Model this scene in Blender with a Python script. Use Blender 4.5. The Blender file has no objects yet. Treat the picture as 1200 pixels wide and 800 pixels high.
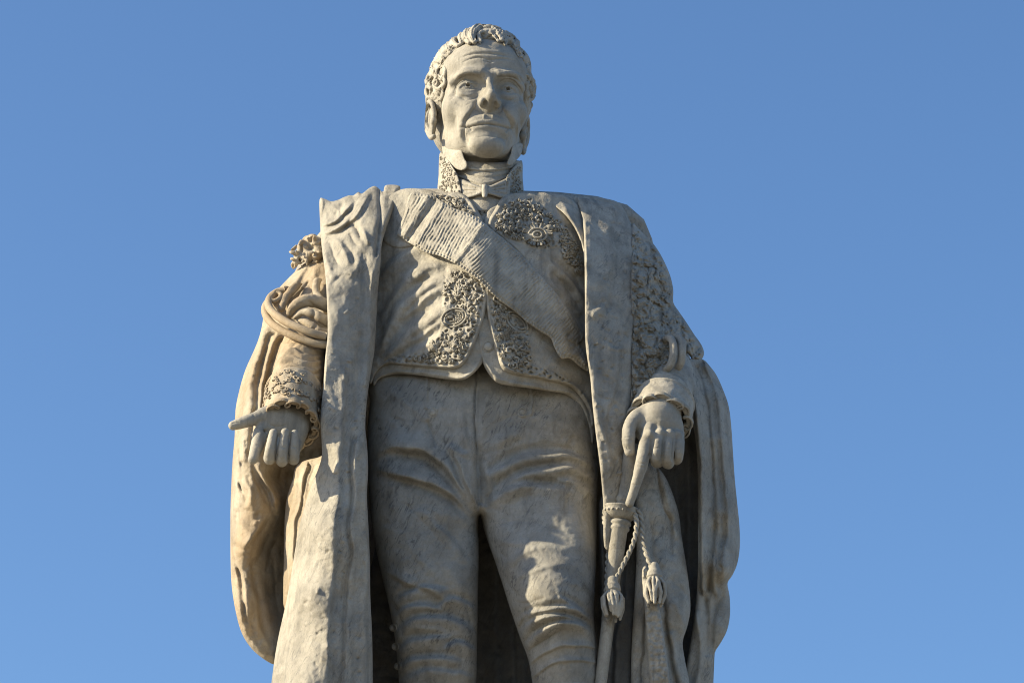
import bpy, math
import numpy as np
from mathutils import Vector, Matrix

SC = bpy.context.scene
COL = SC.collection
U = 0.0025                      # one modelling unit in metres
rng = np.random.default_rng(7)

# ------------------------------------------------------------------ camera
PITCH = math.radians(24.0)
FOC = 4000.0
TZ = 5.667 / U
CAM = np.array([0.0, -FOC * math.cos(PITCH), TZ - FOC * math.sin(PITCH)])
VW = np.array([0, math.cos(PITCH), math.sin(PITCH)])
UP = np.array([0, -math.sin(PITCH), math.cos(PITCH)])

cd = bpy.data.cameras.new('camera')
cam = bpy.data.objects.new('camera', cd)
COL.objects.link(cam)
cam.location = Vector(CAM * U)
cam.rotation_euler = (math.radians(90) + PITCH, 0, 0)
cd.sensor_width = 36
cd.lens = 36 * FOC / 1200
cd.clip_start = 0.1
cd.clip_end = 5000
SC.camera = cam

# ------------------------------------------------------------------ sun, sky, exposure
SUN_AZ = 8.5        # degrees in front of straight left
SUN_EL = 27.0
a, e = math.radians(SUN_AZ), math.radians(SUN_EL)
SUN = Vector((-math.cos(e) * math.cos(a), -math.cos(e) * math.sin(a), math.sin(e)))
w = bpy.data.worlds.new('World')
SC.world = w
w.use_nodes = True
nt = w.node_tree
bg = nt.nodes['Background']
sky = nt.nodes.new('ShaderNodeTexSky')
sky.sky_type = 'NISHITA'
sky.sun_disc = False
sky.sun_elevation = e
sky.sun_rotation = math.atan2(SUN.x, SUN.y) % (2 * math.pi)
sky.altitude = 0
sky.air_density = 1.0
sky.dust_density = 1.0
sky.ozone_density = 5.0
hsv = nt.nodes.new('ShaderNodeHueSaturation'); hsv.inputs['Saturation'].default_value = 1.05
nt.links.new(sky.outputs[0], hsv.inputs['Color']); nt.links.new(hsv.outputs[0], bg.inputs[0])
bg.inputs[1].default_value = 0.098
sl = bpy.data.lights.new('sun', 'SUN')
sl.energy = 5.0
sl.angle = math.radians(0.6)
sl.color = (1.0, 0.87, 0.62)
so = bpy.data.objects.new('sun', sl)
COL.objects.link(so)
so.rotation_euler = (-SUN).to_track_quat('-Z', 'Y').to_euler()
so.location = (-5, -2, 12)
SC.view_settings.view_transform = 'Standard'
SC.view_settings.look = 'None'
SC.view_settings.exposure = 1.0
SC.view_settings.gamma = 1.0
SC.render.engine = 'CYCLES'
SC.cycles.pixel_filter_type = 'BLACKMAN_HARRIS'
SC.cycles.filter_width = 1.05
SC.render.resolution_x = 1024
SC.render.resolution_y = 682

# ------------------------------------------------------------------ projection helpers (units)
def P(px, py, d):
    """point on the vertical plane y=d that the photograph shows at px,py"""
    px = np.asarray(px, float); py = np.asarray(py, float); d = np.asarray(d, float)
    rx = (px - 600) / FOC
    v = (400 - py) / FOC
    ry = VW[1] + v * UP[1]
    rz = VW[2] + v * UP[2]
    t = (d - CAM[1]) / ry
    return np.stack(np.broadcast_arrays(CAM[0] + rx * t, d + 0 * t, CAM[2] + rz * t), -1)

def proj(V):
    q = V - CAM
    dep = q @ VW
    return 600 + q[:, 0] / dep * FOC, 400 - (q @ UP) / dep * FOC

# ------------------------------------------------------------------ noise
def _h(ix, iy, iz, s):
    n = (ix * 374761393 + iy * 668265263 + iz * 2147483647 + s * 974634777) & 0xffffffff
    n = ((n ^ (n >> 13)) * 1274126177) & 0xffffffff
    n = (n ^ (n >> 16)) & 0xffffff
    return n / float(0xffffff) * 2 - 1

def vnoise(x, y, z=0.0, s=1):
    x, y, z = np.broadcast_arrays(np.asarray(x, float), np.asarray(y, float), np.asarray(z, float))
    ix, iy, iz = [np.floor(q).astype(np.int64) for q in (x, y, z)]
    fx, fy, fz = x - ix, y - iy, z - iz
    fx, fy, fz = [q * q * q * (q * (q * 6 - 15) + 10) for q in (fx, fy, fz)]
    r = 0
    for a_ in (0, 1):
        for b_ in (0, 1):
            for c_ in (0, 1):
                wgt = (fx if a_ else 1 - fx) * (fy if b_ else 1 - fy) * (fz if c_ else 1 - fz)
                r = r + wgt * _h(ix + a_, iy + b_, iz + c_, s)
    return r

def fbm(x, y, z=0.0, o=4, s=1):
    r, am = 0, 1
    for k in range(o):
        r = r + am * vnoise(x * 2 ** k, y * 2 ** k, np.asarray(z) * 2 ** k, s + k)
        am *= .5
    return r

def cells(x, y, s=1):
    """distance to nearest jittered lattice point (worley F1, F2)"""
    ix, iy = np.floor(x).astype(np.int64), np.floor(y).astype(np.int64)
    f1 = np.full(x.shape, 9.); f2 = np.full(x.shape, 9.)
    for a_ in (-1, 0, 1):
        for b_ in (-1, 0, 1):
            cx = ix + a_ + .5 + .42 * _h(ix + a_, iy + b_, 0, s)
            cy = iy + b_ + .5 + .42 * _h(ix + a_, iy + b_, 7, s)
            dd = np.hypot(x - cx, y - cy)
            f2 = np.minimum(f2, np.maximum(f1, dd)); f1 = np.minimum(f1, dd)
    return f1, f2

# ------------------------------------------------------------------ curves, strokes
def spline(pts, n=8, closed=False):
    p = np.array(pts, float)
    m = len(p)
    if m < 3: 
        t = np.linspace(0, 1, n + 1)[:, None]
        return p[0] * (1 - t) + p[1] * t
    out = []
    rngi = range(m if closed else m - 1)
    for i in rngi:
        if closed:
            p0, p1, p2, p3 = p[i - 1], p[i], p[(i + 1) % m], p[(i + 2) % m]
        else:
            p1, p2 = p[i], p[i + 1]
            p0 = p[i - 1] if i > 0 else 2 * p1 - p2
            p3 = p[i + 2] if i + 2 < m else 2 * p2 - p1
        t = np.linspace(0, 1, n, endpoint=False)[:, None]
        out.append(.5 * ((2 * p1) + (p2 - p0) * t + (2 * p0 - 5 * p1 + 4 * p2 - p3) * t ** 2 + (-p0 + 3 * p1 - 3 * p2 + p3) * t ** 3))
    if not closed: out.append(p[-1:])
    return np.concatenate(out)

def stroke_h(X, Y, pts, w, h, kind='r', taper=1.0):
    c = spline(pts, 5)
    H = np.zeros(X.shape)
    far = 4.5 * w if kind in 'sS' else 3.2 * w
    x0, y0 = c.min(0) - far; x1, y1 = c.max(0) + far
    m = (X > x0) & (X < x1) & (Y > y0) & (Y < y1)
    if not m.any(): return H
    x, y = X[m], Y[m]
    best = np.full(x.shape, 1e9); sd = np.zeros(x.shape); tt = np.zeros(x.shape)
    L = np.concatenate([[0], np.cumsum(np.hypot(*(c[1:] - c[:-1]).T))]); L /= L[-1]
    for i in range(len(c) - 1):
        ax, ay = c[i]; bx, by = c[i + 1] - c[i]
        l2 = bx * bx + by * by + 1e-9
        t = np.clip(((x - ax) * bx + (y - ay) * by) / l2, 0, 1)
        dx, dy = x - ax - t * bx, y - ay - t * by
        d = np.hypot(dx, dy)
        u = d < best
        best[u] = d[u]
        sd[u] = (np.sign(bx * dy - by * dx) * d)[u]
        tt[u] = (L[i] + t * (L[i + 1] - L[i]))[u]
    tp = np.clip(np.minimum(tt, 1 - tt) * 4, 0, 1) ** .7 if taper == 1 else (np.clip((1 - tt) * 2.5, 0, 1) ** .8 if taper == 2 else 1.0)
    q = sd / w
    if kind == 'r': v = np.exp(-q * q)
    elif kind == 'v': v = -np.exp(-np.abs(q) * 1.3)
    elif kind == 'f': v = np.where(q > 0, np.exp(-q * q * .6), np.exp(-q * q * 6)) - .45 * np.exp(-((q + .9) * 1.8) ** 2)
    elif kind == 'F': v = np.where(q < 0, np.exp(-q * q * .6), np.exp(-q * q * 6)) - .45 * np.exp(-((q - .9) * 1.8) ** 2)
    elif kind == 's': v = .5 * (1 + np.tanh(q * 4)) * np.exp(-(np.maximum(q, 0) / 1.8) ** 2)
    elif kind == 'S': v = .5 * (1 + np.tanh(-q * 4)) * np.exp(-(np.maximum(-q, 0) / 1.8) ** 2)
    H[m] = h * v * tp
    return H

def warp(X, Y, amp=2.0, sc=18., s=3):
    return X + amp * fbm(X / sc, Y / sc, 0, 2, s), Y + amp * fbm(X / sc + 9, Y / sc + 5, 0, 2, s + 11)

def tps(ctrl):
    c = np.array(ctrl, float)
    if len(c) == 1:
        return lambda x, y: np.full(np.broadcast(x, y).shape, c[0, 2])
    xy = c[:, :2] / 100
    n = len(c)
    r2 = ((xy[:, None] - xy[None]) ** 2).sum(-1)
    K = .5 * r2 * np.log(r2 + 1e-12) + 1e-4 * np.eye(n)
    Pm = np.c_[np.ones(n), xy]
    A = np.block([[K, Pm], [Pm.T, np.zeros((3, 3))]])
    sol = np.linalg.lstsq(A, np.r_[c[:, 2], 0, 0, 0], rcond=None)[0]
    def f(x, y):
        x = np.asarray(x, float) / 100; y = np.asarray(y, float) / 100
        r = sol[n] + sol[n + 1] * x + sol[n + 2] * y
        for i in range(n):
            q = (x - xy[i, 0]) ** 2 + (y - xy[i, 1]) ** 2
            r = r + sol[i] * .5 * q * np.log(q + 1e-12)
        return r
    return f

# ------------------------------------------------------------------ mesh output
PARENT = {}
def mk(name, V, F, mat, parent, smooth=True):
    """V in units, F list/array of quads (n,4) or list of arrays"""
    V = np.asarray(V, float) * U
    Fs = [np.asarray(f) for f in (F if isinstance(F, list) else [F]) if len(f)]
    me = bpy.data.meshes.new(name)
    me.vertices.add(len(V)); me.vertices.foreach_set('co', V.astype(np.float32).ravel())
    loops = np.concatenate([f.ravel() for f in Fs])
    tot = np.concatenate([np.full(len(f), f.shape[1]) for f in Fs])
    st = np.concatenate([[0], np.cumsum(tot)[:-1]])
    me.loops.add(len(loops)); me.loops.foreach_set('vertex_index', loops.astype(np.int32))
    me.polygons.add(len(tot)); me.polygons.foreach_set('loop_start', st.astype(np.int32))
    me.polygons.foreach_set('loop_total', tot.astype(np.int32))
    if smooth: me.polygons.foreach_set('use_smooth', np.ones(len(tot), bool))
    me.update(calc_edges=True); me.validate()
    me.materials.append(mat)
    o = bpy.data.objects.new(name, me)
    COL.objects.link(o)
    if parent is not None: o.parent = parent
    return o

def poly_sd(X, Y, poly):
    """signed distance (inside +) and nearest boundary point"""
    best = np.full(X.shape, 1e9); nx = np.zeros(X.shape); ny = np.zeros(X.shape)
    ins = np.zeros(X.shape, bool)
    n = len(poly)
    for i in range(n):
        ax, ay = poly[i]; bx, by = poly[(i + 1) % n]
        ex, ey = bx - ax, by - ay
        t = np.clip(((X - ax) * ex + (Y - ay) * ey) / (ex * ex + ey * ey + 1e-9), 0, 1)
        qx, qy = ax + t * ex, ay + t * ey
        d = (X - qx) ** 2 + (Y - qy) ** 2
        u = d < best
        best = np.where(u, d, best); nx = np.where(u, qx, nx); ny = np.where(u, qy, ny)
        c = ((ay > Y) != (by > Y))
        ins ^= c & (X < ex * (Y - ay) / (ey + (1e-12 if ey == 0 else 0)) + ax)
    return np.where(ins, 1, -1) * np.sqrt(best), nx, ny

def poisson(mask, cell):
    def solve(m, h, depth):
        if min(m.shape) < 12 or depth == 0:
            u = np.zeros(m.shape)
        else:
            mm = m[::2, ::2]
            uc = solve(mm, h * 2, depth - 1)
            u = np.repeat(np.repeat(uc, 2, 0), 2, 1)[:m.shape[0], :m.shape[1]] * m
        it = 300 if depth == 0 else 60
        mf = m.astype(float)
        for _ in range(it):
            p = np.pad(u, 1)
            u = .25 * (p[:-2, 1:-1] + p[2:, 1:-1] + p[1:-1, :-2] + p[1:-1, 2:] + h * h) * mf
        return u
    return solve(mask, cell, 5)

FRONT = {}
def inflate(name, outline, D, mat, parent, mode='slab', T=6., scale=1., cap=None, back=12., cell=1.4,
            strokes=(), fn=None, noise=.5, wrp=1.5, smooth_outline=4, key=None, sth=1.0):
    """A closed stone form: outline with its own distance, rounded edges, thickness and carved folds."""
    o = np.array(outline, float)
    poly = spline(o, smooth_outline, True) if smooth_outline > 1 else o
    x0, y0 = poly.min(0) - 2 * cell; x1, y1 = poly.max(0) + 2 * cell
    xs = np.arange(x0, x1 + cell, cell); ys = np.arange(y0, y1 + cell, cell)
    X, Y = np.meshgrid(xs, ys)
    sd, nx, ny = poly_sd(X, Y, poly)
    ins = sd > 0
    Df = tps(D) if isinstance(D, (list, tuple)) else D
    # snap the ring outside on to the outline
    near = (~ins) & (sd > -cell * 1.6)
    Xs = np.where(near, nx, X); Ys = np.where(near, ny, Y)
    base = Df(Xs, Ys)
    sdc = np.maximum(sd, 0)
    if mode == 'slab':
        q = 1 - np.clip(sdc / T, 0, 1)
        prof = -T * np.sqrt(1 - q * q)          # 0 at the edge, -T on the plateau
        front = base + T + prof
        bk = base + T + back * np.sqrt(1 - q * q)
    else:
        u = poisson(ins, cell)
        h = np.sqrt(2 * u)
        if cap: h = cap * np.tanh(h / cap)
        front = base - h * scale
        bk = base + h * (back if back < 5 else 1)
    Xw, Yw = warp(Xs, Ys, wrp, 34.)
    H = np.zeros(X.shape)
    for s in strokes: H += sth * stroke_h(Xw, Yw, *s)
    if noise: H += noise * fbm(Xs / 9., Ys / 9., 0, 3, 5) + noise * 1.2 * fbm(Xs / 30., Ys / 30., 0, 2, 15)
    if fn is not None: H += fn(Xs, Ys, sd)
    edge = np.clip(sdc / 3., 0, 1) ** .5
    front = front - H * edge
    # faces
    a = ins[:-1, :-1].astype(int) + ins[1:, :-1] + ins[1:, 1:] + ins[:-1, 1:]
    ok = near | ins
    allok = ok[:-1, :-1] & ok[1:, :-1] & ok[1:, 1:] & ok[:-1, 1:]
    fm = (a > 0) & allok
    idx = np.arange(X.size).reshape(X.shape)
    f = np.stack([idx[:-1, :-1][fm], idx[1:, :-1][fm], idx[1:, 1:][fm], idx[:-1, 1:][fm]], 1)
    Vf = P(Xs, Ys, front).reshape(-1, 3)
    Vb = P(Xs, Ys, np.maximum(bk, front + .2)).reshape(-1, 3)
    N = X.size
    bidx = np.where(ins.ravel(), np.arange(N) + N, np.arange(N))
    fb = bidx[f][:, ::-1]
    F = np.concatenate([f, fb])
    V = np.concatenate([Vf, Vb])
    used = np.unique(F)
    remap = np.zeros(2 * N, int); remap[used] = np.arange(len(used))
    FRONT[key or name] = (xs, ys, np.where(ok, front, base), ok)
    FRONT[(key or name) + '_H'] = (xs, ys, -H, ok)
    return mk(name, V[used], remap[F], mat, parent)

def fdepth(key, px, py):
    xs, ys, f, ok = FRONT[key]
    px = np.asarray(px, float); py = np.asarray(py, float)
    c = xs[1] - xs[0]
    gx = np.clip((px - xs[0]) / c, 0, len(xs) - 1.001); gy = np.clip((py - ys[0]) / c, 0, len(ys) - 1.001)
    ix, iy = gx.astype(int), gy.astype(int); fx, fy = gx - ix, gy - iy
    return (f[iy, ix] * (1 - fx) + f[iy, ix + 1] * fx) * (1 - fy) + (f[iy + 1, ix] * (1 - fx) + f[iy + 1, ix + 1] * fx) * fy

def sweep(pts, r, sides=8, closed=False):
    """tube round a 3-D polyline (units); r scalar or array"""
    p = np.asarray(pts, float); n = len(p)
    r = np.broadcast_to(np.asarray(r, float), (n,))
    t = np.gradient(p, axis=0) if not closed else np.roll(p, -1, 0) - np.roll(p, 1, 0)
    t /= np.linalg.norm(t, axis=1)[:, None] + 1e-9
    ref = np.array([0, -1., 0])
    b = np.cross(t, ref); bad = np.linalg.norm(b, axis=1) < .15
    b[bad] = np.cross(t[bad], [1., 0, 0])
    b /= np.linalg.norm(b, axis=1)[:, None]
    c = np.cross(b, t)
    th = np.arange(sides) / sides * 2 * np.pi
    V = p[:, None] + r[:, None, None] * (np.cos(th)[None, :, None] * b[:, None] + np.sin(th)[None, :, None] * c[:, None])
    m = n if closed else n - 1
    i = np.arange(m)[:, None]; j = np.arange(sides)[None]
    i2 = (i + 1) % n; j2 = (j + 1) % sides
    F = np.stack(np.broadcast_arrays(i * sides + j, i2 * sides + j, i2 * sides + j2, i * sides + j2), -1).reshape(-1, 4)
    V = V.reshape(-1, 3)
    if not closed:
        V = np.concatenate([V, p[:1] - t[:1] * r[0] * .6, p[-1:] + t[-1:] * r[-1] * .6])
        k = n * sides
        jj = np.arange(sides); j3 = (jj + 1) % sides
        e1 = np.stack([jj, j3, np.full(sides, k), np.full(sides, k)], 1)[:, :3]
        e2 = np.stack([(n - 1) * sides + j3, (n - 1) * sides + jj, np.full(sides, k + 1)], 1)
        return V, F, np.concatenate([e1[:, ::-1], e2[:, ::-1]])
    return V, F, np.zeros((0, 3), int)

class Bag:
    def __init__(s): s.V, s.Q, s.T, s.n = [], [], [], 0
    def add(s, V, Q, T=None):
        s.V.append(V)
        if Q is not None and len(Q): s.Q.append(np.asarray(Q) + s.n)
        if T is not None and len(T): s.T.append(np.asarray(T) + s.n)
        s.n += len(V)
    def tube(s, pts, r, sides=6, closed=False): s.add(*sweep(pts, r, sides, closed))
    def blob(s, c, r, ax=None, nu=8, nv=5):
        th = np.linspace(0, 2 * np.pi, nu, endpoint=False); ph = np.linspace(0, np.pi, nv + 2)[1:-1]
        x = np.outer(np.sin(ph), np.cos(th)); y = np.outer(np.sin(ph), np.sin(th)); z = np.outer(np.cos(ph), np.ones(nu))
        v = np.stack([x, y, z], -1).reshape(-1, 3)
        v = np.concatenate([v, [[0, 0, 1.]], [[0, 0, -1.]]]) * np.asarray(r)
        if ax is not None: v = v @ np.asarray(ax)
        i = np.arange(nv - 1)[:, None]; j = np.arange(nu)[None]; j2 = (j + 1) % nu
        Q = np.stack(np.broadcast_arrays(i * nu + j, (i + 1) * nu + j, (i + 1) * nu + j2, i * nu + j2), -1).reshape(-1, 4)
        k = nv * nu; jj = np.arange(nu); j3 = (jj + 1) % nu
        T = np.concatenate([np.stack([np.full(nu, k), jj, j3], 1), np.stack([np.full(nu, k + 1), (nv - 1) * nu + j3, (nv - 1) * nu + jj], 1)])
        s.add(v + np.asarray(c), Q, T)
    def build(s, name, mat, parent):
        F = []
        if s.Q: F.append(np.concatenate(s.Q))
        if s.T: F.append(np.concatenate(s.T))
        return mk(name, np.concatenate(s.V), F, mat, parent)

# ------------------------------------------------------------------ volume modelling (smooth unions -> surface nets)
class Vol:
    def __init__(s, lo, hi, h):
        s.lo = np.array(lo, float); s.h = h
        s.n = np.ceil((np.array(hi) - s.lo) / h).astype(int) + 1
        s.a = np.full(s.n, 1e3, np.float32)
    def _box(s, lo, hi):
        i0 = np.clip(np.floor((np.array(lo) - s.lo) / s.h).astype(int), 0, s.n)
        i1 = np.clip(np.ceil((np.array(hi) - s.lo) / s.h).astype(int) + 1, 0, s.n)
        sl_ = tuple(slice(p, q) for p, q in zip(i0, i1))
        g = [s.lo[k] + s.h * np.arange(i0[k], i1[k], dtype=np.float32) for k in range(3)]
        return sl_, np.meshgrid(*g, indexing='ij', sparse=True)
    def put(s, f, lo, hi, k, op):
        m = max(k, 2) + 2 * s.h
        sl_, G = s._box(np.array(lo) - m, np.array(hi) + m)
        if s.a[sl_].size == 0: return
        d = f(*G).astype(np.float32)
        A = s.a[sl_]
        if op == 'u':
            if k > 0:
                hh = np.maximum(k - np.abs(A - d), 0) / k
                s.a[sl_] = np.minimum(A, d) - hh * hh * k * .25
            else: s.a[sl_] = np.minimum(A, d)
        elif op == 'd':
            d = -d
            if k > 0:
                hh = np.maximum(k - np.abs(A - d), 0) / k
                s.a[sl_] = np.maximum(A, d) + hh * hh * k * .25
            else: s.a[sl_] = np.maximum(A, d)
    def ell(s, c, r, k=6, op='u', R=None):
        c = np.array(c, float); r = np.array(r, float) * np.ones(3)
        rm = r if R is None else np.full(3, r.max())
        def f(x, y, z):
            x, y, z = x - c[0], y - c[1], z - c[2]
            if R is not None:
                x, y, z = (R[0][0] * x + R[0][1] * y + R[0][2] * z, R[1][0] * x + R[1][1] * y + R[1][2] * z, R[2][0] * x + R[2][1] * y + R[2][2] * z)
            k0 = np.sqrt((x / r[0]) ** 2 + (y / r[1]) ** 2 + (z / r[2]) ** 2)
            k1 = np.sqrt((x / r[0] ** 2) ** 2 + (y / r[1] ** 2) ** 2 + (z / r[2] ** 2) ** 2) + 1e-6
            return k0 * (k0 - 1) / k1
        s.put(f, c - rm, c + rm, k, op)
    def chain(s, pts, rad, k=4, op='u', n=0):
        p = np.array(pts, float); rad = np.broadcast_to(np.asarray(rad, float), (len(p),))
        if n:
            q = spline(np.c_[p, rad], n); p, rad = q[:, :3], q[:, 3]
        def f(x, y, z):
            best = None
            for i in range(len(p) - 1):
                a_, b_ = p[i], p[i + 1] - p[i]
                l2 = (b_ ** 2).sum() + 1e-9
                t = np.clip(((x - a_[0]) * b_[0] + (y - a_[1]) * b_[1] + (z - a_[2]) * b_[2]) / l2, 0, 1)
                d = np.sqrt((x - a_[0] - t * b_[0]) ** 2 + (y - a_[1] - t * b_[1]) ** 2 + (z - a_[2] - t * b_[2]) ** 2) - (rad[i] + t * (rad[i + 1] - rad[i]))
                best = d if best is None else np.minimum(best, d)
            return best
        R_ = rad.max()
        s.put(f, p.min(0) - R_, p.max(0) + R_, k, op)
    def mesh(s):
        A = s.a; S = A < 0
        n = s.n
        cnt = np.zeros(n - 1, np.int8)
        for dx in (0, 1):
            for dy in (0, 1):
                for dz in (0, 1):
                    cnt += S[dx:n[0] - 1 + dx, dy:n[1] - 1 + dy, dz:n[2] - 1 + dz]
        act = (cnt > 0) & (cnt < 8)
        I = np.argwhere(act)
        vid = np.full(n - 1, -1, np.int64); vid[act] = np.arange(len(I))
        acc = np.zeros((len(I), 3)); c = np.zeros(len(I))
        off = [(a_, b_, c_) for a_ in (0, 1) for b_ in (0, 1) for c_ in (0, 1)]
        val = {o: A[I[:, 0] + o[0], I[:, 1] + o[1], I[:, 2] + o[2]].astype(float) for o in off}
        for o in off:
            for ax in range(3):
                if o[ax] == 0:
                    q = list(o); q[ax] = 1; q = tuple(q)
                    v0, v1 = val[o], val[q]
                    m = (v0 < 0) != (v1 < 0)
                    t = v0[m] / (v0[m] - v1[m])
                    pt = np.tile(np.array(o, float), (m.sum(), 1)); pt[:, ax] = t
                    acc[m] += pt; c[m] += 1
        V = s.lo + s.h * (I + acc / c[:, None])
        Fs = []
        for ax in range(3):
            b_, c_ = (ax + 1) % 3, (ax + 2) % 3
            sa = [slice(0, n[0]), slice(0, n[1]), slice(0, n[2])]
            sb = list(sa); sa[ax] = slice(0, n[ax] - 1); sb[ax] = slice(1, n[ax])
            d = S[tuple(sa)].astype(np.int8) - S[tuple(sb)].astype(np.int8)
            E = np.argwhere(d != 0)
            E = E[(E[:, b_] > 0) & (E[:, c_] > 0) & (E[:, b_] < n[b_] - 1) & (E[:, c_] < n[c_] - 1)]
            if not len(E): continue
            sg = d[E[:, 0], E[:, 1], E[:, 2]]
            def g(ob, oc):
                q = E.copy(); q[:, b_] += ob; q[:, c_] += oc
                return vid[q[:, 0], q[:, 1], q[:, 2]]
            quad = np.stack([g(-1, -1), g(0, -1), g(0, 0), g(-1, 0)], 1)
            quad[sg < 0] = quad[sg < 0][:, ::-1]
            Fs.append(quad)
        return V, np.concatenate(Fs)

def vnormals(V, F):
    n = np.cross(V[F[:, 2]] - V[F[:, 0]], V[F[:, 3]] - V[F[:, 1]])
    N = np.zeros_like(V)
    for k in range(4): np.add.at(N, F[:, k], n)
    return N / (np.linalg.norm(N, axis=1)[:, None] + 1e-9)

def carve(V, F, strokes, noise=.3, wrp=.5):
    """push camera-side vertices along their normals by carved strokes"""
    N = vnormals(V, F)
    X, Y = proj(V)
    Xw, Yw = warp(X, Y, wrp)
    H = np.zeros(len(V))
    for s in strokes: H += stroke_h(Xw, Yw, *s)
    dirc = V - CAM; dirc /= np.linalg.norm(dirc, axis=1)[:, None]
    face = np.clip(-(N * dirc).sum(1) * 2.5, 0, 1)
    H = H * face + noise * fbm(V[:, 0] / 8, V[:, 1] / 8, V[:, 2] / 8, 3, 4)
    return V + N * H[:, None]

# ------------------------------------------------------------------ materials
def stone(name, base=(0.42, 0.385, 0.32), dark=(0.14, 0.128, 0.105), vein=0.25, stain=None, stain_amt=0.0, scale=1.0, bump=1.0, pits=.55):
    m = bpy.data.materials.new(name); m.use_nodes = True
    t = m.node_tree; N = t.nodes; L = t.links
    bs = N['Principled BSDF']
    bs.inputs['Roughness'].default_value = .72
    bs.inputs['Specular IOR Level'].default_value = .3
    tc = N.new('ShaderNodeTexCoord')
    def noise(sc, det, rough=.55, vec=None, dist=0):
        n = N.new('ShaderNodeTexNoise'); n.inputs['Scale'].default_value = sc; n.inputs['Detail'].default_value = det
        n.inputs['Roughness'].default_value = rough; n.inputs['Distortion'].default_value = dist
        L.new(vec or tc.outputs['Object'], n.inputs['Vector']); return n.outputs['Fac']
    def ramp(f, a0, a1):
        r = N.new('ShaderNodeMapRange'); r.inputs['From Min'].default_value = a0; r.inputs['From Max'].default_value = a1
        r.clamp = True
        L.new(f, r.inputs['Value']); return r.outputs['Result']
    def mul(a_, b_):
        q = N.new('ShaderNodeMath'); q.operation = 'MULTIPLY'; L.new(a_, q.inputs[0])
        if isinstance(b_, float): q.inputs[1].default_value = b_
        else: L.new(b_, q.inputs[1])
        return q.outputs[0]
    def mix(f, c0, c1):
        q = N.new('ShaderNodeMix'); q.data_type = 'RGBA'; L.new(f, q.inputs['Factor'])
        for i, c in ((6, c0), (7, c1)):
            if isinstance(c, tuple): q.inputs[i].default_value = (*c, 1)
            else: L.new(c, q.inputs[i])
        return q.outputs[2]
    big = ramp(noise(3.0 * scale, 6, .62), .38, .62)
    mid = ramp(noise(14 * scale, 6, .65), .42, .72)
    col = mix(mul(big, .75), base, tuple(.62 * b_ + .38 * d_ for b_, d_ in zip(base, dark)))
    col = mix(mul(mid, .6), col, dark)
    # grey-black weather veins, stretched on a slant
    mp = N.new('ShaderNodeMapping'); mp0 = N.new('ShaderNodeMapping'); mp0.inputs['Rotation'].default_value = (0, math.radians(-24), 0); L.new(tc.outputs['Object'], mp0.inputs['Vector'])
    mp.inputs['Scale'].default_value = (1.0, .5, .22); L.new(mp0.outputs[0], mp.inputs['Vector'])
    v = ramp(noise(85, 7, .75, mp.outputs[0], 1.2), .52, .62)
    vm = ramp(noise(6, 4), .36, .60)
    col = mix(mul(mul(v, vm), vein * 2.6 if vein * 2.6 < 1 else 1.0), col, (.10, .097, .092))
    mp2 = N.new('ShaderNodeMapping'); mp2.inputs['Scale'].default_value = (1.0, .6, .07); L.new(tc.outputs['Object'], mp2.inputs['Vector'])
    st = ramp(noise(30, 5, .6, mp2.outputs[0], .3), .50, .68)
    col = mix(mul(mul(st, ramp(noise(2.4, 3), .42, .6)), .6), col, (.13, .122, .105))
    blot = ramp(noise(9, 8, .74, None, .5), .54, .66)
    col = mix(mul(mul(blot, ramp(noise(3.3, 2), .4, .62)), .65), col, (.14, .118, .085))
    # small pits / lichen specks
    sp = N.new('ShaderNodeTexVoronoi'); sp.inputs['Scale'].default_value = 75; L.new(tc.outputs['Object'], sp.inputs['Vector'])
    spm = mul(ramp(sp.outputs['Distance'], .16, .05), ramp(noise(11, 3), .5, .62))
    col = mix(mul(spm, pits), col, (.07, .065, .055))
    fine = ramp(noise(160, 4, .7), .35, .75)
    col = mix(mul(fine, .30), col, tuple(d_ * .9 for d_ in dark))
    if stain:
        sm = ramp(noise(6, 5, .6), .3, .62)
        col = mix(mul(sm, float(stain_amt)), col, stain)
    L.new(col, bs.inputs['Base Color'])
    b1 = N.new('ShaderNodeBump'); b1.inputs['Strength'].default_value = .7 * bump; b1.inputs['Distance'].default_value = .0055
    L.new(noise(55, 8, .72), b1.inputs['Height'])
    b2 = N.new('ShaderNodeBump'); b2.inputs['Strength'].default_value = .6 * bump; b2.inputs['Distance'].default_value = .0022
    L.new(noise(260, 5, .7), b2.inputs['Height']); L.new(b1.outputs[0], b2.inputs['Normal'])
    b3 = N.new('ShaderNodeBump'); b3.inputs['Strength'].default_value = .9 * pits; b3.inputs['Distance'].default_value = .004; b3.invert = True
    L.new(spm, b3.inputs['Height']); L.new(b2.outputs[0], b3.inputs['Normal'])
    L.new(b3.outputs[0], bs.inputs['Normal'])
    return m

M_ROBE = stone('weathered_marble_robe')
M_BODY = stone('weathered_marble_cloth', base=(.47, .432, .36), vein=.16)
M_BRE = stone('veined_marble_breeches', base=(.365, .345, .30), vein=.36)
M_SKIN = stone('smooth_marble_skin', base=(.37, .342, .288), dark=(.18, .165, .135), vein=.08, bump=.55, pits=.12)
M_GOLD = stone('ochre_stained_marble', base=(.475, .42, .33), stain=(.36, .23, .105), stain_amt=.45, vein=.15)
M_DARK = stone('gap_shade_marble', base=(.20, .19, .165), dark=(.07, .065, .06), vein=.35)  # darker copy of the marble: shade of the deep gaps put into the colour
M_PED = stone('granite_pedestal', base=(.34, .31, .27), vein=.2)

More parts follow.
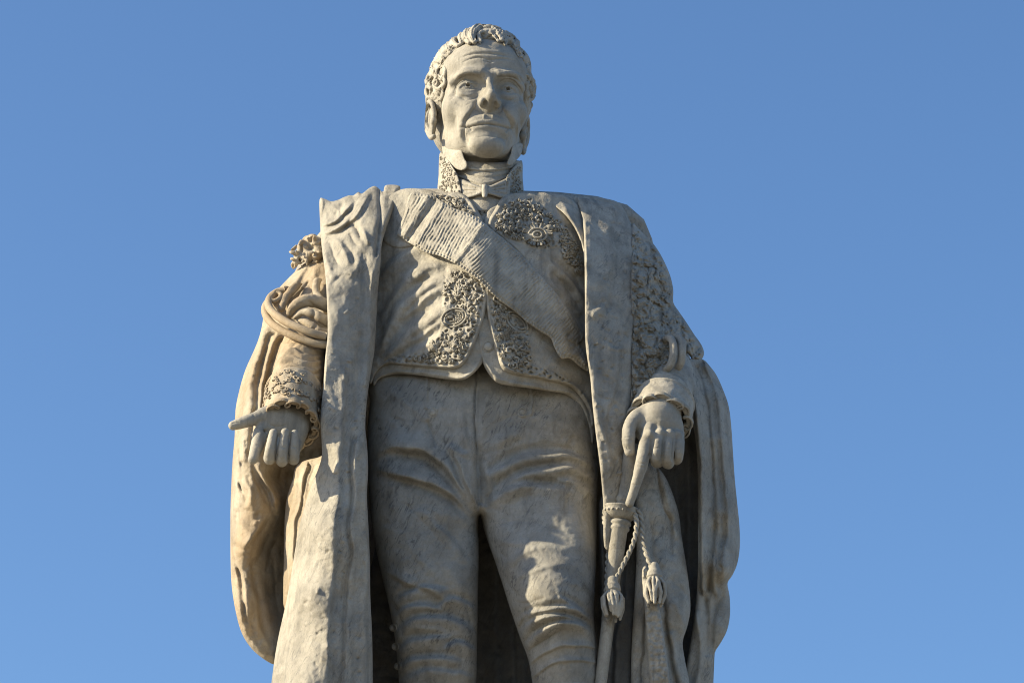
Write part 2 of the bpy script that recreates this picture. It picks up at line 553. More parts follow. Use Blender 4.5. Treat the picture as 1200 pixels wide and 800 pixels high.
# ------------------------------------------------------------------ ground and pedestal
def gmat():
    m = bpy.data.materials.new('pale_gravel'); m.use_nodes = True
    t = m.node_tree; bs = t.nodes['Principled BSDF']; bs.inputs['Roughness'].default_value = .9
    n = t.nodes.new('ShaderNodeTexNoise'); n.inputs['Scale'].default_value = 4; n.inputs['Detail'].default_value = 8
    tc = t.nodes.new('ShaderNodeTexCoord'); t.links.new(tc.outputs['Object'], n.inputs['Vector'])
    r = t.nodes.new('ShaderNodeValToRGB'); r.color_ramp.elements[0].color = (.17, .155, .125, 1); r.color_ramp.elements[1].color = (.29, .26, .21, 1)
    t.links.new(n.outputs['Fac'], r.inputs[0]); t.links.new(r.outputs[0], bs.inputs['Base Color'])
    return m
g = mk('ground', np.array([[-900, -900, 0], [900, -900, 0], [900, 900, 0], [-900, 900, 0]]) / U, np.array([[0, 1, 2, 3]]), gmat(), None, False)
g['kind'] = 'structure'

H0 = P(563, 134, 0)                       # centre of the head
FEET = float(H0[2]) + 95 - 1165           # top of the plinth, units
EY = 60.0
def block(name, cx, cy, hx, hy, z0, z1, parent, mat=M_PED, bev=6):
    pts = []
    prof = [(0, 0), (bev, 0)] 
    V = []; rings = [(z0, bev), (z0 + bev, 0), (z1 - bev, 0), (z1, bev)]
    for z, i_ in rings:
        for sx, sy in ((-1, -1), (1, -1), (1, 1), (-1, 1)):
            V.append((cx + sx * (hx - i_), cy + sy * (hy - i_), z))
    F = []
    for r in range(3):
        for k in range(4):
            F.append((r * 4 + k, r * 4 + (k + 1) % 4, (r + 1) * 4 + (k + 1) % 4, (r + 1) * 4 + k))
    F.append((12, 13, 14, 15)); F.append((3, 2, 1, 0))
    return mk(name, V, np.array(F), mat, parent, False)
ped = bpy.data.objects.new('pedestal', None); COL.objects.link(ped)
ped['label'] = 'tall stone pedestal that carries the marble statue, below the picture'
ped['category'] = 'pedestal'
cxp = float(P(570, 400, 0)[0])
block('step', cxp, EY, 560, 560, 0, 70, ped)
block('base_course', cxp, EY, 470, 470, 70.5, 170, ped)
block('shaft', cxp, EY, 360, 360, 170.5, FEET - 135, ped)
block('cornice', cxp, EY, 400, 400, FEET - 134.5, FEET - 70, ped)
block('plinth', cxp, EY, 330, 300, FEET - 69.5, FEET, ped)

# ------------------------------------------------------------------ the statue
statue = bpy.data.objects.new('marble_statue', None)
COL.objects.link(statue)
statue.location = (cxp * U, EY * U, FEET * U)
statue['label'] = 'pale marble statue of a man in court dress, sash and long robe against blue sky'
statue['category'] = 'statue'
bpy.context.view_layer.update()
class Root: pass
_mk = mk
def mk(name, V, F, mat, parent, smooth=True):
    if parent is not None and parent is not ped:
        off = np.array([cxp, EY, FEET])
        V = np.asarray(V, float) - off
    return _mk(name, V, F, mat, parent, smooth)
# parts are modelled in place; children of parts share the statue's origin because parts sit at its origin
S = statue

# ------------------------------------------------------------------ head  (local x, y=-forward, z; eye line z=0)
YAW, ROLL, TILT = math.radians(8.5), math.radians(1.5), math.radians(-4)
RH = np.array(Matrix.Rotation(ROLL, 3, 'Y') @ Matrix.Rotation(YAW, 3, 'Z') @ Matrix.Rotation(TILT, 3, 'X'))
def HW(v): return np.asarray(v, float) @ RH.T + H0
def HL(v): return (np.asarray(v, float) - H0) @ RH

def build_head():
    v = Vol((-66, -108, -112), (66, 90, 100), .8)
    E, C = v.ell, v.chain
    E((0, 8, 34), (58, 80, 58), 0)
    E((0, -30, 34), (50, 44, 42), 14)          # forehead
    E((0, -26, -12), (50, 46, 44), 14)          # mid face
    E((0, -26, -44), (38, 42, 34), 16)          # lower face
    for s in (-1, 1):
        C([(s * 36, 4, -34), (s * 28, -14, -56), (s * 18, -42, -71), (s * 8, -58, -78)], [12, 12, 12, 13], 16)
        E((s * 34, -49, -25), (14, 14, 13), 18)   # cheek bone
        E((s * 20, -62, -38), (12, 12, 14), 12)
    E((0, -52, -58), (31, 26, 20), 12)         # muzzle
    E((0, -66, -84), (21, 14.5, 13), 6)      # chin
    z0 = -5.0
    C([(-43, -54, z0 + 13), (-28, -69.5, z0 + 17.5), (-10, -75, z0 + 16), (0, -74, z0 + 13), (10, -75, z0 + 16), (28, -69.5, z0 + 17.5), (43, -54, z0 + 13)], [4, 6.0, 6.0, 4.5, 6.0, 6.0, 4], 9)
    for s in (-1, 1):
        E((s * 24, -77, z0), (16.5, 15, 10.0), 6, 'd')
        E((s * 13, -78, z0 - 2), (6, 8, 7), 6, 'd')
        E((s * 40, -64, z0 - 4), (7, 6, 5), 8, 'd')
    # nose
    C([(0, -74, z0 + 12), (0, -80, -9), (0, -90, -22), (0, -96, -31)], [4.4, 3.6, 3.8, 4.2], 6)
    E((0, -74.5, -27), (9.5, 12.5, 15), 8)
    E((0, -83.5, -33), (10, 12, 5), 5)
    E((0, -95.5, -32), (5.0, 5.6, 5.0), 4)
    for s in (-1, 1):
        E((s * 9.6, -84.5, -36), (4.0, 7.2, 4.3), 3.5)
    C([(0, -94, -35.5), (0, -80, -40)], [2.8, 3.0], 4)
    for s in (-1, 1):
        E((s * 6.0, -88, -41.5), (3.0, 4.6, 6.0), .4, 'd', )
    # eyes
    for s in (-1, 1):
        c = np.array((s * 24, -56.6, z0 - .5))
        E(c, 12.4, 0)
        up, lo, crease = [], [], []
        for t in np.linspace(-1.05, 1.05, 13):
            az = t * 1.0
            r = 12.9
            eu = .43 * (1 - t * t) + .0 - .10 * t * s
            el = -.42 * (1 - t * t) - .04 - .12 * t * s
            up.append(c + r * np.array([math.sin(az) * math.cos(eu), -math.cos(az) * math.cos(eu), math.sin(eu)]))
            eu2 = eu + .28
            crease.append(c + 12.9 * np.array([math.sin(az) * math.cos(eu2), -math.cos(az) * math.cos(eu2), math.sin(eu2)]))
            lo.append(c + r * np.array([math.sin(az) * math.cos(el), -math.cos(az) * math.cos(el), math.sin(el)]))
        up, lo, crease = map(np.array, (up, lo, crease))
        C(crease, 2.6, 1.5)
        C(up, 1.5, .8)
        C(lo + (0, 0, -1.3), 1.7, 1.5)
        C(lo + (0, .8, -5), 3.0, 4)
        g = c + 12.3 * np.array([-.04, -math.cos(.16), math.sin(.16)])
        ring = [g + (4.6 * math.cos(q), .9, 4.6 * math.sin(q)) for q in np.linspace(0, 2 * math.pi, 14)]
        C(ring, .45, .4, 'd')
        E(g + (0, 0, 0), (2.6, 6.0, 2.5), .5, 'd')
        E(g + (-1.6, -.4, 1.6), (.9, 1.8, .9), .3)
        E((s * 56, -42, 12), (5, 16, 14), 12, 'd')
    # lips
    C([(-26, -64, -58), (-15, -73.5, -53.5), (-5, -77.2, -51.5), (0, -77, -52), (5, -77.2, -51.5), (15, -73.5, -53.5), (26, -64, -58)], [1, 1.8, 2.2, 2.0, 2.2, 1.8, 1], 5)
    C([(-22, -65, -63), (-11, -72.5, -60.5), (0, -74.5, -60), (11, -72.5, -60.5), (22, -65, -63)], [3, 4.6, 5.2, 4.6, 3], 6)
    # neck
    C([(0, 10, -60), (0, 8, -112)], [36, 36], 12)
    # ears
    for s in (-1, 1):
        ex, ey, ez = (s * 57, -4, -17) if s < 0 else (52, 6, -20)
        k = 1.18
        pts = [(0, -7, 2), (3, -7, 14), (6, 1, 22), (9, 12, 18), (9, 15, 4), (5, 9, -10), (2, 1, -20), (0, -6, -23)]
        pts = [(ex + s * p[0], ey + p[1] * k, ez + p[2] * k) for p in pts]
        E((ex + s * 1, ey + 4, ez), (5, 14, 22), 4)
        C(pts, [2.6, 2.8, 3.0, 3.0, 2.8, 2.8, 3.4, 3.0], 2, n=3)
        E((ex + s * 7, ey + 1, ez - 2), (5, 6.5, 11), 1.5, 'd')
        C([(ex + s * 6, ey + 7, ez + 15), (ex + s * 8, ey + 10, ez + 2), (ex + s * 5, ey + 6, ez - 10)], 1.9, 1.5, n=3)
        E((ex + s * 1, ey - 8, ez - 6), (4, 3.5, 5), 2)
    return v.mesh()
V, F = build_head()
V = HW(V)
face_st = [
    # brows
    ([(533, 93), (540, 87), (550, 84.5), (563, 87.5)], 2.6, 2.4, 'r'), ([(582, 88), (594, 86), (605, 88), (614, 95)], 2.6, 2.4, 'r'),
    ([(534, 96), (541, 90.5), (551, 88.5), (562, 91)], 1.6, 2.8, 'v'), ([(583, 92), (594, 90.5), (605, 92.5), (613, 99)], 1.6, 2.8, 'v'),
    # furrows of the forehead
    ([(537, 69), (548, 64.5), (560, 62.5), (575, 62.5), (590, 65), (602, 67)], 1.1, 1.9, 'v'), ([(541, 66), (555, 60.5), (575, 60), (598, 63)], 1.6, .7, 'r'),
    ([(540, 74), (550, 69.5), (560, 67), (568, 68.5), (574, 70.5), (582, 69), (592, 69), (603, 72)], 1.1, 2.0, 'v'), ([(566, 71), (574, 73), (581, 71)], 1.0, 1.4, 'v'),
    ([(545, 67), (560, 65), (575, 66.5), (595, 67)], 1.5, .6, 'r'),
    ([(567, 86), (567.5, 92)], .9, 1.4, 'v'), ([(578, 86), (577, 92)], .9, 1.4, 'v'),
    # lid crease, corner lines, bags
    ([(531, 109), (536, 100), (543, 94.5), (550, 93), (558, 96), (563, 102)], 1.0, 1.7, 'v'), ([(581, 104), (587, 96), (595, 93.5), (603, 96.5), (609, 103), (612, 110)], 1.0, 1.7, 'v'),
    ([(536, 112), (545, 116), (555, 115), (563, 109)], 1.4, 1.7, 'v'), ([(583, 110), (590, 116), (600, 117), (608, 113)], 1.4, 1.6, 'v'),
    ([(537, 108), (546, 111.5), (556, 110.5)], 1.8, 1.0, 'r'), ([(586, 109.5), (596, 112.5), (606, 110)], 1.8, 1.0, 'r'),
    ([(533, 120), (543, 124), (553, 121)], 2.2, 1.2, 'v'),
    ([(526, 110), (531, 109), (536, 107)], .8, 1.0, 'v'), ([(527, 117), (532, 114)], .8, .9, 'v'), 
    # wing of the nose
    ([(559, 117), (557.5, 122), (558.5, 128), (562, 131)], 1.2, 1.6, 'v', 0), ([(585, 118), (588, 123), (587.5, 129), (584, 132)], 1.2, 1.6, 'v', 0),
    # nose-to-mouth folds: cheek stands proud of the lip
    ([(557, 124), (551, 132), (545, 141), (542.5, 151), (543, 162), (546, 172)], 5.0, 3.4, 's'), ([(557, 126), (551, 134), (545.5, 142), (543.5, 152), (544, 162), (547, 171)], 1.5, 2.6, 'v'),
    ([(588, 125), (594, 133), (600, 143), (602.5, 153), (602, 164), (599, 173)], 5.0, 3.4, 'S'), ([(588, 127), (594, 135), (599, 144), (601.5, 154), (601, 164), (598, 172)], 1.5, 2.6, 'v'),
    ([(535, 132), (533, 146), (536, 162)], 3.0, .8, 'v'), ([(609, 137), (610, 150), (607, 162)], 3.0, .8, 'v'),
    # mouth
    ([(542, 149), (548, 148.4), (557, 147), (565, 145.8), (573, 145.4), (583, 146.8), (592, 148.8), (601, 151)], 1.25, 3.6, 'v', 0),
    ([(546, 149), (550, 150), (553, 154)], 2.0, 2.6, 'v'), ([(598, 151), (596, 152), (593, 156)], 2.0, 2.6, 'v'),
    ([(550, 145.5), (560, 142.5), (567, 141.5), (572, 142.5), (578, 141.8), (588, 144.5)], 1.4, .8, 'r'),
    ([(567.5, 133), (567, 140)], 1.3, .8, 'r'), ([(577.5, 133.5), (578, 140.5)], 1.3, .8, 'r'),
    ([(550, 163), (560, 159.5), (572, 158.5), (585, 160.5), (595, 165)], 2.4, 2.4, 'v'),
    ([(547, 156), (547, 164), (551, 172)], 2.5, 1.2, 'v'), ([(600, 158), (598, 166), (594, 174)], 2.5, 1.2, 'v'),
]
V = carve(V, F, face_st, noise=.2, wrp=.25)
head = mk('head', V, F, M_SKIN, S)

def spiral_px(x, y, r, a0, hand):
    return [(x + r * (1 - .75 * t) * math.cos(a0 + hand * t * 5.5), y + r * (1 - .75 * t) * math.sin(a0 + hand * t * 5.5)) for t in np.linspace(0, 1, 7)]
# hair: thick carved locks
def build_hair():
    lo = np.array((-76, -98, -62.)); hi = np.array((76, 100, 122.))
    v = Vol(lo, hi, 1.15)
    v.ell((0, 12, 38), (59, 79, 60), 0)
    v.ell((6, -28, 74), (36, 36, 22), 8)
    v.ell((0, 30, 5), (57, 62, 50), 8)
    for s in (-1, 1): v.ell((s * 51, 2, 22), (10, 30, 30), 6)
    for s in (-1, 1): v.ell((s * 40, -4, 60), (20, 40, 26), 8)
    # face opening
    v.ell((0, -78, 10), (52, 56, 54), 3, 'd')
    v.ell((0, -64, -40), (76, 78, 46), 3, 'd')
    v.ell((0, -60, 52), (36, 30, 17), 3, 'd')
    r = np.random.default_rng(21)
    cen = np.array((0, 12, 36)); rad = np.array((62, 81, 66))
    def surf(px, py, lift=0.):
        """point of the skull shell (head-local) seen at a pixel; rim if missed"""
        o = CAM; d = P(px, py, 0) - o; d /= np.linalg.norm(d)
        ol = (HL(o) - cen) / (rad + lift); dl = (d @ RH) / (rad + lift)
        a_, b_, c_ = dl @ dl, 2 * ol @ dl, ol @ ol - 1
        q = b_ * b_ - 4 * a_ * c_
        t = (-b_ - math.sqrt(max(q, 0))) / (2 * a_)
        p = ol + t * dl
        if q < 0: p = p / np.linalg.norm(p)
        return p * (rad + lift) + cen
    def lock(px, rr, lift=1.5, n=5, groove=True):
        lift = lift + 1.2
        c = spline(px, n)
        p = np.array([surf(x, y, lift) for x, y in c])
        m = len(p)
        t = np.linspace(0, 1, m)
        R_ = rr * (.55 + .45 * np.sin(np.pi * np.clip(t * 1.05 + .08, 0, 1)))
        v.chain(p, R_, 1.2)
        if groove and rr > 2.6:
            nrm = (p - cen) / rad ** 2; nrm /= np.linalg.norm(nrm, axis=1)[:, None]
            tg = np.gradient(p, axis=0); tg /= np.linalg.norm(tg, axis=1)[:, None] + 1e-9
            sdv = np.cross(nrm, tg)
            for o_ in (-.42, .42):
                v.chain(p + nrm * R_[:, None] * .92 + sdv * (R_ * o_)[:, None], np.maximum(R_ * .26, .8), .7, 'd')
    # big forelock
    lock([(556, 49), (553, 43), (555, 36), (562, 31), (571, 31), (580, 35), (586, 42)], 5.0, 9)
    lock([(563, 48), (561, 42), (565, 38), (573, 38), (580, 43), (584, 48)], 3.2, 7)
    lock([(550, 50), (546, 44), (548, 36), (556, 30), (568, 27)], 4.6, 7)
    lock([(541, 50), (540, 43), (545, 36), (553, 31)], 4.2, 5)
    lock([(566, 27), (578, 27), (589, 31), (597, 38)], 4.6, 9)
    lock([(588, 47), (588, 39), (593, 34), (600, 36), (605, 45), (608, 56), (611, 66)], 4.2, 8)
    lock([(592, 52), (594, 45), (600, 46), (604, 56), (608, 66)], 3.0, 6)
    lock([(596, 41), (599, 50), (606, 62)], 2.0, 4)
    lock([(536, 54), (531, 50), (534, 43), (542, 38)], 4, 4)
    lock([(528, 62), (525, 55), (530, 47), (538, 42)], 4.5, 3)
    lock([(521, 68), (517, 62), (521, 54), (530, 47)], 4.2, 3)
    lock([(540, 52), (532, 56), (526, 63)], 2.6, 4)
    lock([(546, 51), (549, 47), (553, 51)], 1.8, 4); lock([(556, 51), (560, 48), (563, 52)], 1.6, 5)
    lock([(535, 57), (527, 63), (520, 70), (514, 80)], 3.4, 1.5)
    lock([(518, 72), (512, 70), (510, 62), (518, 54), (526, 50)], 4.5, 2)
    lock([(519, 76), (522, 84), (518, 92), (512, 88), (513, 80), (518, 78)], 3.2, 2)
    lock([(509, 84), (505, 78), (506, 70), (513, 63)], 4, 2)
    lock([(520, 90), (521, 98), (515, 104), (509, 99), (511, 92), (517, 93)], 3.2, 2)
    lock([(505, 104), (501, 98), (502, 88), (507, 80)], 4, 2)
    lock([(518, 104), (519, 112), (514, 119), (508, 116), (509, 108), (514, 107)], 3.0, 2)
    lock([(507, 117), (501, 112), (500, 104), (504, 96)], 3.6, 2)
    lock([(516, 118), (518, 126), (513, 133)], 3.0, 2)
    lock([(602, 44), (607, 50), (611, 60), (613, 70)], 4.6, 2)
    lock([(609, 66), (615, 66), (618, 73), (616, 81), (611, 80)], 3.6, 1)
    lock([(612, 82), (617, 86), (619, 94), (616, 100)], 3.4, 0)
    lock([(615, 88), (622, 92), (626, 100), (626, 110), (622, 117), (618, 112)], 3.8, 2)
    lock([(616, 100), (621, 104), (622, 112), (619, 122)], 3.2, 0)
    lock([(619, 120), (620, 130), (618, 140)], 3.2, 0)
    # locks over the rest of the skull
    for k in range(120):
        th = r.uniform(-math.pi, math.pi); z = r.uniform(-.45, .98)
        p0 = np.array((math.sin(th) * math.sqrt(1 - z * z), math.cos(th) * math.sqrt(1 - z * z), z))
        if p0[1] < -.25 and z < .8: continue
        q = []
        tg = np.cross(p0, (0.3, 0.1, 1.)) * r.choice((-1, 1)) + np.array((0, 0, -.5)) * r.uniform(0, 1)
        tg /= np.linalg.norm(tg)
        cur = p0.copy(); sp = r.uniform(-.5, .5)
        for i in range(8):
            q.append(cur * rad * 1.0 + cen)
            cur = cur + tg * .09; cur /= np.linalg.norm(cur)
            ax = cur; tg = tg * math.cos(sp * .5) + np.cross(ax, tg) * math.sin(sp * .5); sp *= 1.15
        v.chain(q, np.array([3, 4.4, 5, 5, 4.6, 4, 3.2, 2.2]) * r.uniform(.7, 1.1), 1.5)
    return v.mesh()
V, F = build_hair()
V = HW(V)
hs = []
hr = np.random.default_rng(8)
for x_, y_ in ((566, 41), (598, 52), (556, 44), (543, 46), (531, 56), (514, 86), (514, 98), (507, 92), (513, 112), (504, 108), (520, 70), (616, 76), (622, 104), (618, 92), (620, 116), (508, 76), (524, 60), (600, 58), (606, 66), (574, 43), (517, 78)):
    hs.append(([(x_ - 1.5, y_ + 1.5), (x_ + 1, y_ - 1.5)], 1.9, 3.6, 'v', 0))
for k in range(14):
    x_, y_ = hr.uniform(498, 524), hr.uniform(62, 130)
    if k % 3 == 0: x_, y_ = hr.uniform(600, 626), hr.uniform(45, 130)
    hs.append((spiral_px(x_, y_, hr.uniform(3.6, 6.0), hr.uniform(0, 6.3), hr.choice((-1, 1))), .9, hr.uniform(1.8, 3.2), 'v'))
for k in range(40):
    t = hr.uniform(0, 1); x_ = 522 + 84 * t; y_ = 60 - 30 * math.sin(math.pi * min(1, t * .95 + .12)) + hr.uniform(-7, 4)
    hs.append(([(x_, y_), (x_ + hr.uniform(-2, 4), y_ - 4), (x_ + hr.uniform(2, 8), y_ - 7)], .9, hr.uniform(1.2, 2.4), 'v'))
V = carve(V, F, hs, noise=.3, wrp=.5)
mk('hair', V, F, M_BODY, head)

# ------------------------------------------------------------------ body
# --- back of the robe: closes the figure behind
RB = [(384, 262), (440, 228), (560, 222), (735, 240), (776, 330), (812, 430), (838, 560), (842, 700), (836, 800), (836, 1010), (336, 1010), (334, 800), (322, 760), (296, 700), (292, 560), (310, 440), (340, 330)]
def backfn(X, Y, sd):
    return 5 * np.sin(X / 17. + 1.5 * np.sin(Y / 140.)) * np.clip((Y - 300) / 200., 0, 1)
inflate('robe_back', RB, [(400, 260, 30), (560, 230, 40), (740, 260, 30), (330, 500, 60), (570, 500, 85), (820, 500, 60), (330, 900, 70), (570, 900, 110), (830, 900, 70)],
        M_ROBE, S, T=14, back=30, cell=2.6, fn=backfn, noise=1.5)

# --- torso
TORSO_D = [(432, 250, -14), (436, 330, -20), (436, 430, -30), (470, 240, -28), (470, 350, -46), (490, 280, -55), (490, 350, -63), (490, 430, -62),
           (530, 250, -60), (560, 240, -64), (567, 300, -92), (569, 350, -99), (565, 440, -90), (540, 300, -80), (535, 360, -88), (600, 300, -77), (606, 360, -81), (610, 250, -56), (650, 280, -60),
           (650, 350, -62), (650, 440, -66), (690, 250, -18), (694, 340, -24), (694, 460, -34)]
torso_d = tps(TORSO_D)
chest_folds = [
    ([(448, 385), (462, 352), (482, 322), (515, 300)], 9, 4.5, 'f'),
    ([(447, 420), (458, 382), (478, 352), (525, 325)], 9, 6.5, 'f'),
    ([(450, 428), (466, 405), (488, 380), (530, 352)], 9, 6.0, 'f'),
    ([(452, 436), (470, 424), (490, 408), (525, 388)], 8, 5.0, 'f'),
    ([(447, 330), (460, 312), (476, 296), (500, 286)], 7, 4, 'f'),
    ([(480, 330), (500, 312), (524, 306)], 5, 3, 'r'),
    ([(478, 372), (498, 352), (522, 340)], 5, 3, 'f'),
    ([(484, 400), (500, 388), (518, 372)], 5, 2.5, 'f'),
]
inflate('waistcoat_back', [(432, 245), (450, 226), (500, 221), (560, 224), (620, 226), (700, 238), (700, 300), (698, 400), (699, 440), (690, 462), (676, 452), (620, 440), (580, 430), (566, 415), (552, 425), (540, 434), (500, 432), (440, 432), (432, 400), (430, 320)],
        TORSO_D, M_BODY, S, T=30, back=70, cell=1.4, key='torso', noise=.6, wrp=3, sth=1.15,
        strokes=chest_folds + [([(610, 330), (640, 352), (668, 380), (690, 402)], 7, 5, 'r'), ([(622, 322), (655, 345), (684, 372)], 5, 3.5, 'r'), ([(640, 420), (660, 432), (690, 446)], 7, 3, 'r')])

def emb_fn(polys, seed, plate=1.5):
    def f(X, Y, sd):
        m = np.zeros(X.shape)
        for p in polys:
            s_, _, _ = poly_sd(X, Y, np.array(p, float)); m = np.maximum(m, np.clip(s_ / 2.0, 0, 1))
        wx = X + 2.2 * vnoise(X / 6, Y / 6, 0, seed); wy = Y + 2.2 * vnoise(X / 6, Y / 6, 0, seed + 1)
        f1, f2 = cells(wx / 6.2, wy / 6.2, seed + 2)
        pit = np.clip((.30 - f1) / .14, 0, 1)
        g = vnoise(wx / 4.2, wy / 4.2, 0, seed + 5)
        return m * (plate + 1.0 * (1 - np.abs(g) * 2.2) - 3.6 * pit)
    return f
EL1 = [(524, 312), (545, 318), (570, 335), (568, 350), (560, 378), (548, 412), (538, 425), (520, 428), (484, 424), (470, 420), (500, 410), (512, 392), (520, 372), (518, 345)]
EL2 = [(448, 423), (470, 416), (500, 416), (500, 426), (470, 425), (450, 428)]
ER1 = [(573, 345), (590, 352), (620, 385), (622, 396), (622, 426), (640, 432), (664, 441), (686, 460), (688, 468), (664, 449), (630, 441), (600, 436), (588, 428), (580, 402)]
EC1 = [(590, 240), (600, 232), (622, 231), (642, 246), (664, 262), (678, 284), (685, 320), (678, 324), (664, 306), (656, 290), (630, 292), (606, 282), (588, 276), (578, 262)]
EC2 = [(498, 226), (520, 227), (542, 230), (556, 248), (563, 262), (548, 255), (528, 245), (508, 236)]
# waistcoat: lower facing (two hems are seen), then the embroidered front
def on(key, off):
    return lambda x, y: torso_d(x, y) + fdepth(key + '_H', x, y) - off
lowL = [(438, 452), (446, 443), (464, 438.5), (483, 439), (500, 441), (524, 444.5), (542, 445), (552, 440), (561, 431), (567, 420), (566, 395), (558, 385), (520, 410), (470, 415), (446, 425), (437, 440)]
lowR = [(560, 376), (560, 396), (562, 412), (567, 428), (575, 441), (584, 449), (602, 452.5), (622, 455), (640, 458), (660, 461), (671, 467), (682, 480), (690, 500), (694, 520), (697, 500), (694, 460), (660, 435), (610, 420), (592, 400), (582, 385), (570, 372)]
hem_lo = inflate('waistcoat_lining', lowL, on('torso', 2.), M_BODY, S, T=3, back=4, cell=1.0, key='lowL', noise=.3,
                 strokes=[([(440, 452), (446, 441), (464, 436), (483, 436.5), (500, 438.5), (524, 442), (542, 442.5), (551, 438), (559, 429), (564, 418)], 2.0, 1.6, 'r', 0)])
inflate('waistcoat_lining', lowR, on('torso', 2.), M_BODY, S, T=3, back=4, cell=1.0, key='lowR', noise=.3,
        strokes=[([(562, 376), (562, 396), (564, 411), (569, 426), (577, 438.5), (586, 446), (603, 449.5), (622, 452), (640, 455), (661, 458), (673, 464), (684, 478), (691, 500)], 2.0, 1.6, 'r', 0)])
upL = [(433, 250), (520, 236), (556, 255), (575, 300), (573, 330), (571.5, 346), (568, 370), (561, 391), (552, 412), (545, 425), (535, 431.5), (521, 432.5), (500, 430.5), (474, 428), (457, 426.5), (447, 430), (440, 438), (434, 450), (431, 430), (430, 330)]
upR = [(566, 300), (567, 338), (570, 362), (574, 384), (579, 404), (583, 419), (587, 430), (594, 436), (610, 440), (630, 443), (646, 446.5), (662, 450.5), (673, 457), (682, 468), (690, 482), (694, 500), (698, 480), (700, 400), (698, 300), (680, 260), (600, 240), (570, 250)]
hemL = [(434, 448), (441, 435), (449, 428), (458, 424.5), (474, 425.5), (500, 428), (521, 430), (534, 429), (543, 423), (550, 410.5), (559, 389.5), (566, 369), (569, 345), (569.5, 330)]
hemR = [(569.5, 330), (572, 362), (576.5, 384), (581.5, 403), (585.5, 418), (589.5, 428), (596, 433), (611, 437), (631, 440), (647, 443.5), (663, 447.5), (675, 454.5), (685, 466), (692.5, 481)]
inflate('waistcoat_front', upL, on('torso', 6.5), M_BODY, S, T=3.5, back=5, cell=1.0, key='upL', noise=.35, fn=emb_fn([EL1, EL2], 201),
        strokes=[(hemL, 1.6, 1.8, 'r', 0), ([(a_ + (3.2 if False else 0), b_ - 3.4) for a_, b_ in hemL[:9]], 1.2, 1.0, 'v', 0)])
inflate('waistcoat_front', upR, on('torso', 6.5), M_BODY, S, T=3.5, back=5, cell=1.0, key='upR', noise=.35, fn=emb_fn([ER1], 211),
        strokes=[(hemR, 1.7, 2.0, 'r', 0)])

# --- embroidery generators
def px_path(key, pts, lift=.5, n=4, closed=False):
    c = spline(pts, n, closed) if n > 1 else np.array(pts, float)
    return P(c[:, 0], c[:, 1], fdepth(key, c[:, 0], c[:, 1]) - lift)
def inside(poly, x, y):
    s_, _, _ = poly_sd(np.array([[x]], float), np.array([[y]], float), poly)
    return s_[0, 0]
def spiral(x, y, r, a0, turns, hand=1, tail=0):
    t = np.linspace(0, 1, 9)
    rr = r * (1 - .8 * t); th = a0 + hand * t * turns * 2 * np.pi
    return [(x + a_ * math.cos(b_), y + a_ * math.sin(b_)) for a_, b_ in zip(rr, th)]
def leaf(bag, key, x, y, ang, L, wd, lift=1.0):
    c = P(x, y, float(fdepth(key, x, y)) - lift * .3)
    ca, sa = math.cos(ang), math.sin(ang)
    ax = np.array([[ca, 0, -sa], [0, 1, 0], [sa, 0, ca]])      # local x along the leaf in the picture plane
    bag.blob(c, (L / 2, lift * 1.4, wd / 2), ax, 8, 4)
def scroll_fill(bag, key, poly, n, seed, r=1.1, size=5.5, lift=1.0, sep=6.0):
    r_ = np.random.default_rng(seed)
    poly = np.array(poly, float); lo, hi = poly.min(0), poly.max(0)
    pts = []
    tries = 0
    while len(pts) < n and tries < 6000:
        tries += 1
        x, y = r_.uniform(lo[0], hi[0]), r_.uniform(lo[1], hi[1])
        if inside(poly, x, y) < 3.2: continue
        if any((x - a_) ** 2 + (y - b_) ** 2 < sep * sep for a_, b_ in pts): continue
        pts.append((x, y))
        kind = r_.random(); a0 = r_.uniform(0, 6.28)
        if kind < .22:
            bag.tube(px_path(key, spiral(x, y, size * r_.uniform(.55, .85), a0, r_.uniform(.8, 1.3), r_.choice((-1, 1))), lift, 1), r * np.linspace(.8, 1.25, 9), 5)
        elif kind < .76:
            for da in (-1.1, -.55, 0, .55, 1.1):
                ll = size * (1.05 - .25 * abs(da))
                leaf(bag, key, x + .5 * ll * math.cos(a0 + da), y + .5 * ll * math.sin(a0 + da), a0 + da, ll, size * .24, lift)
        elif kind < .88:
            for q in range(5):
                leaf(bag, key, x + 2.2 * math.cos(a0 + q * 1.2566), y + 2.2 * math.sin(a0 + q * 1.2566), a0 + q * 1.2566, 3.0, 2.0, lift)
            leaf(bag, key, x, y, 0, 1.8, 1.8, lift * 1.6)
        else:
            q = [(x + t * 4 * math.cos(a0) + 1.6 * math.sin(t * 3) * math.sin(a0), y + t * 4 * math.sin(a0) - 1.6 * math.sin(t * 3) * math.cos(a0)) for t in np.linspace(-1, 1, 6)]
            bag.tube(px_path(key, q, lift, 2), r, 5)
def ring(bag, key, cx, cy, rx, ry, r, rot=0, lift=1.0, n=22):
    t = np.linspace(0, 2 * np.pi, n, endpoint=False)
    x = rx * np.cos(t); y = ry * np.sin(t); c, s_ = math.cos(rot), math.sin(rot)
    bag.tube(px_path(key, list(zip(cx + x * c - y * s_, cy + x * s_ + y * c)), lift, 1), r, 6, True)

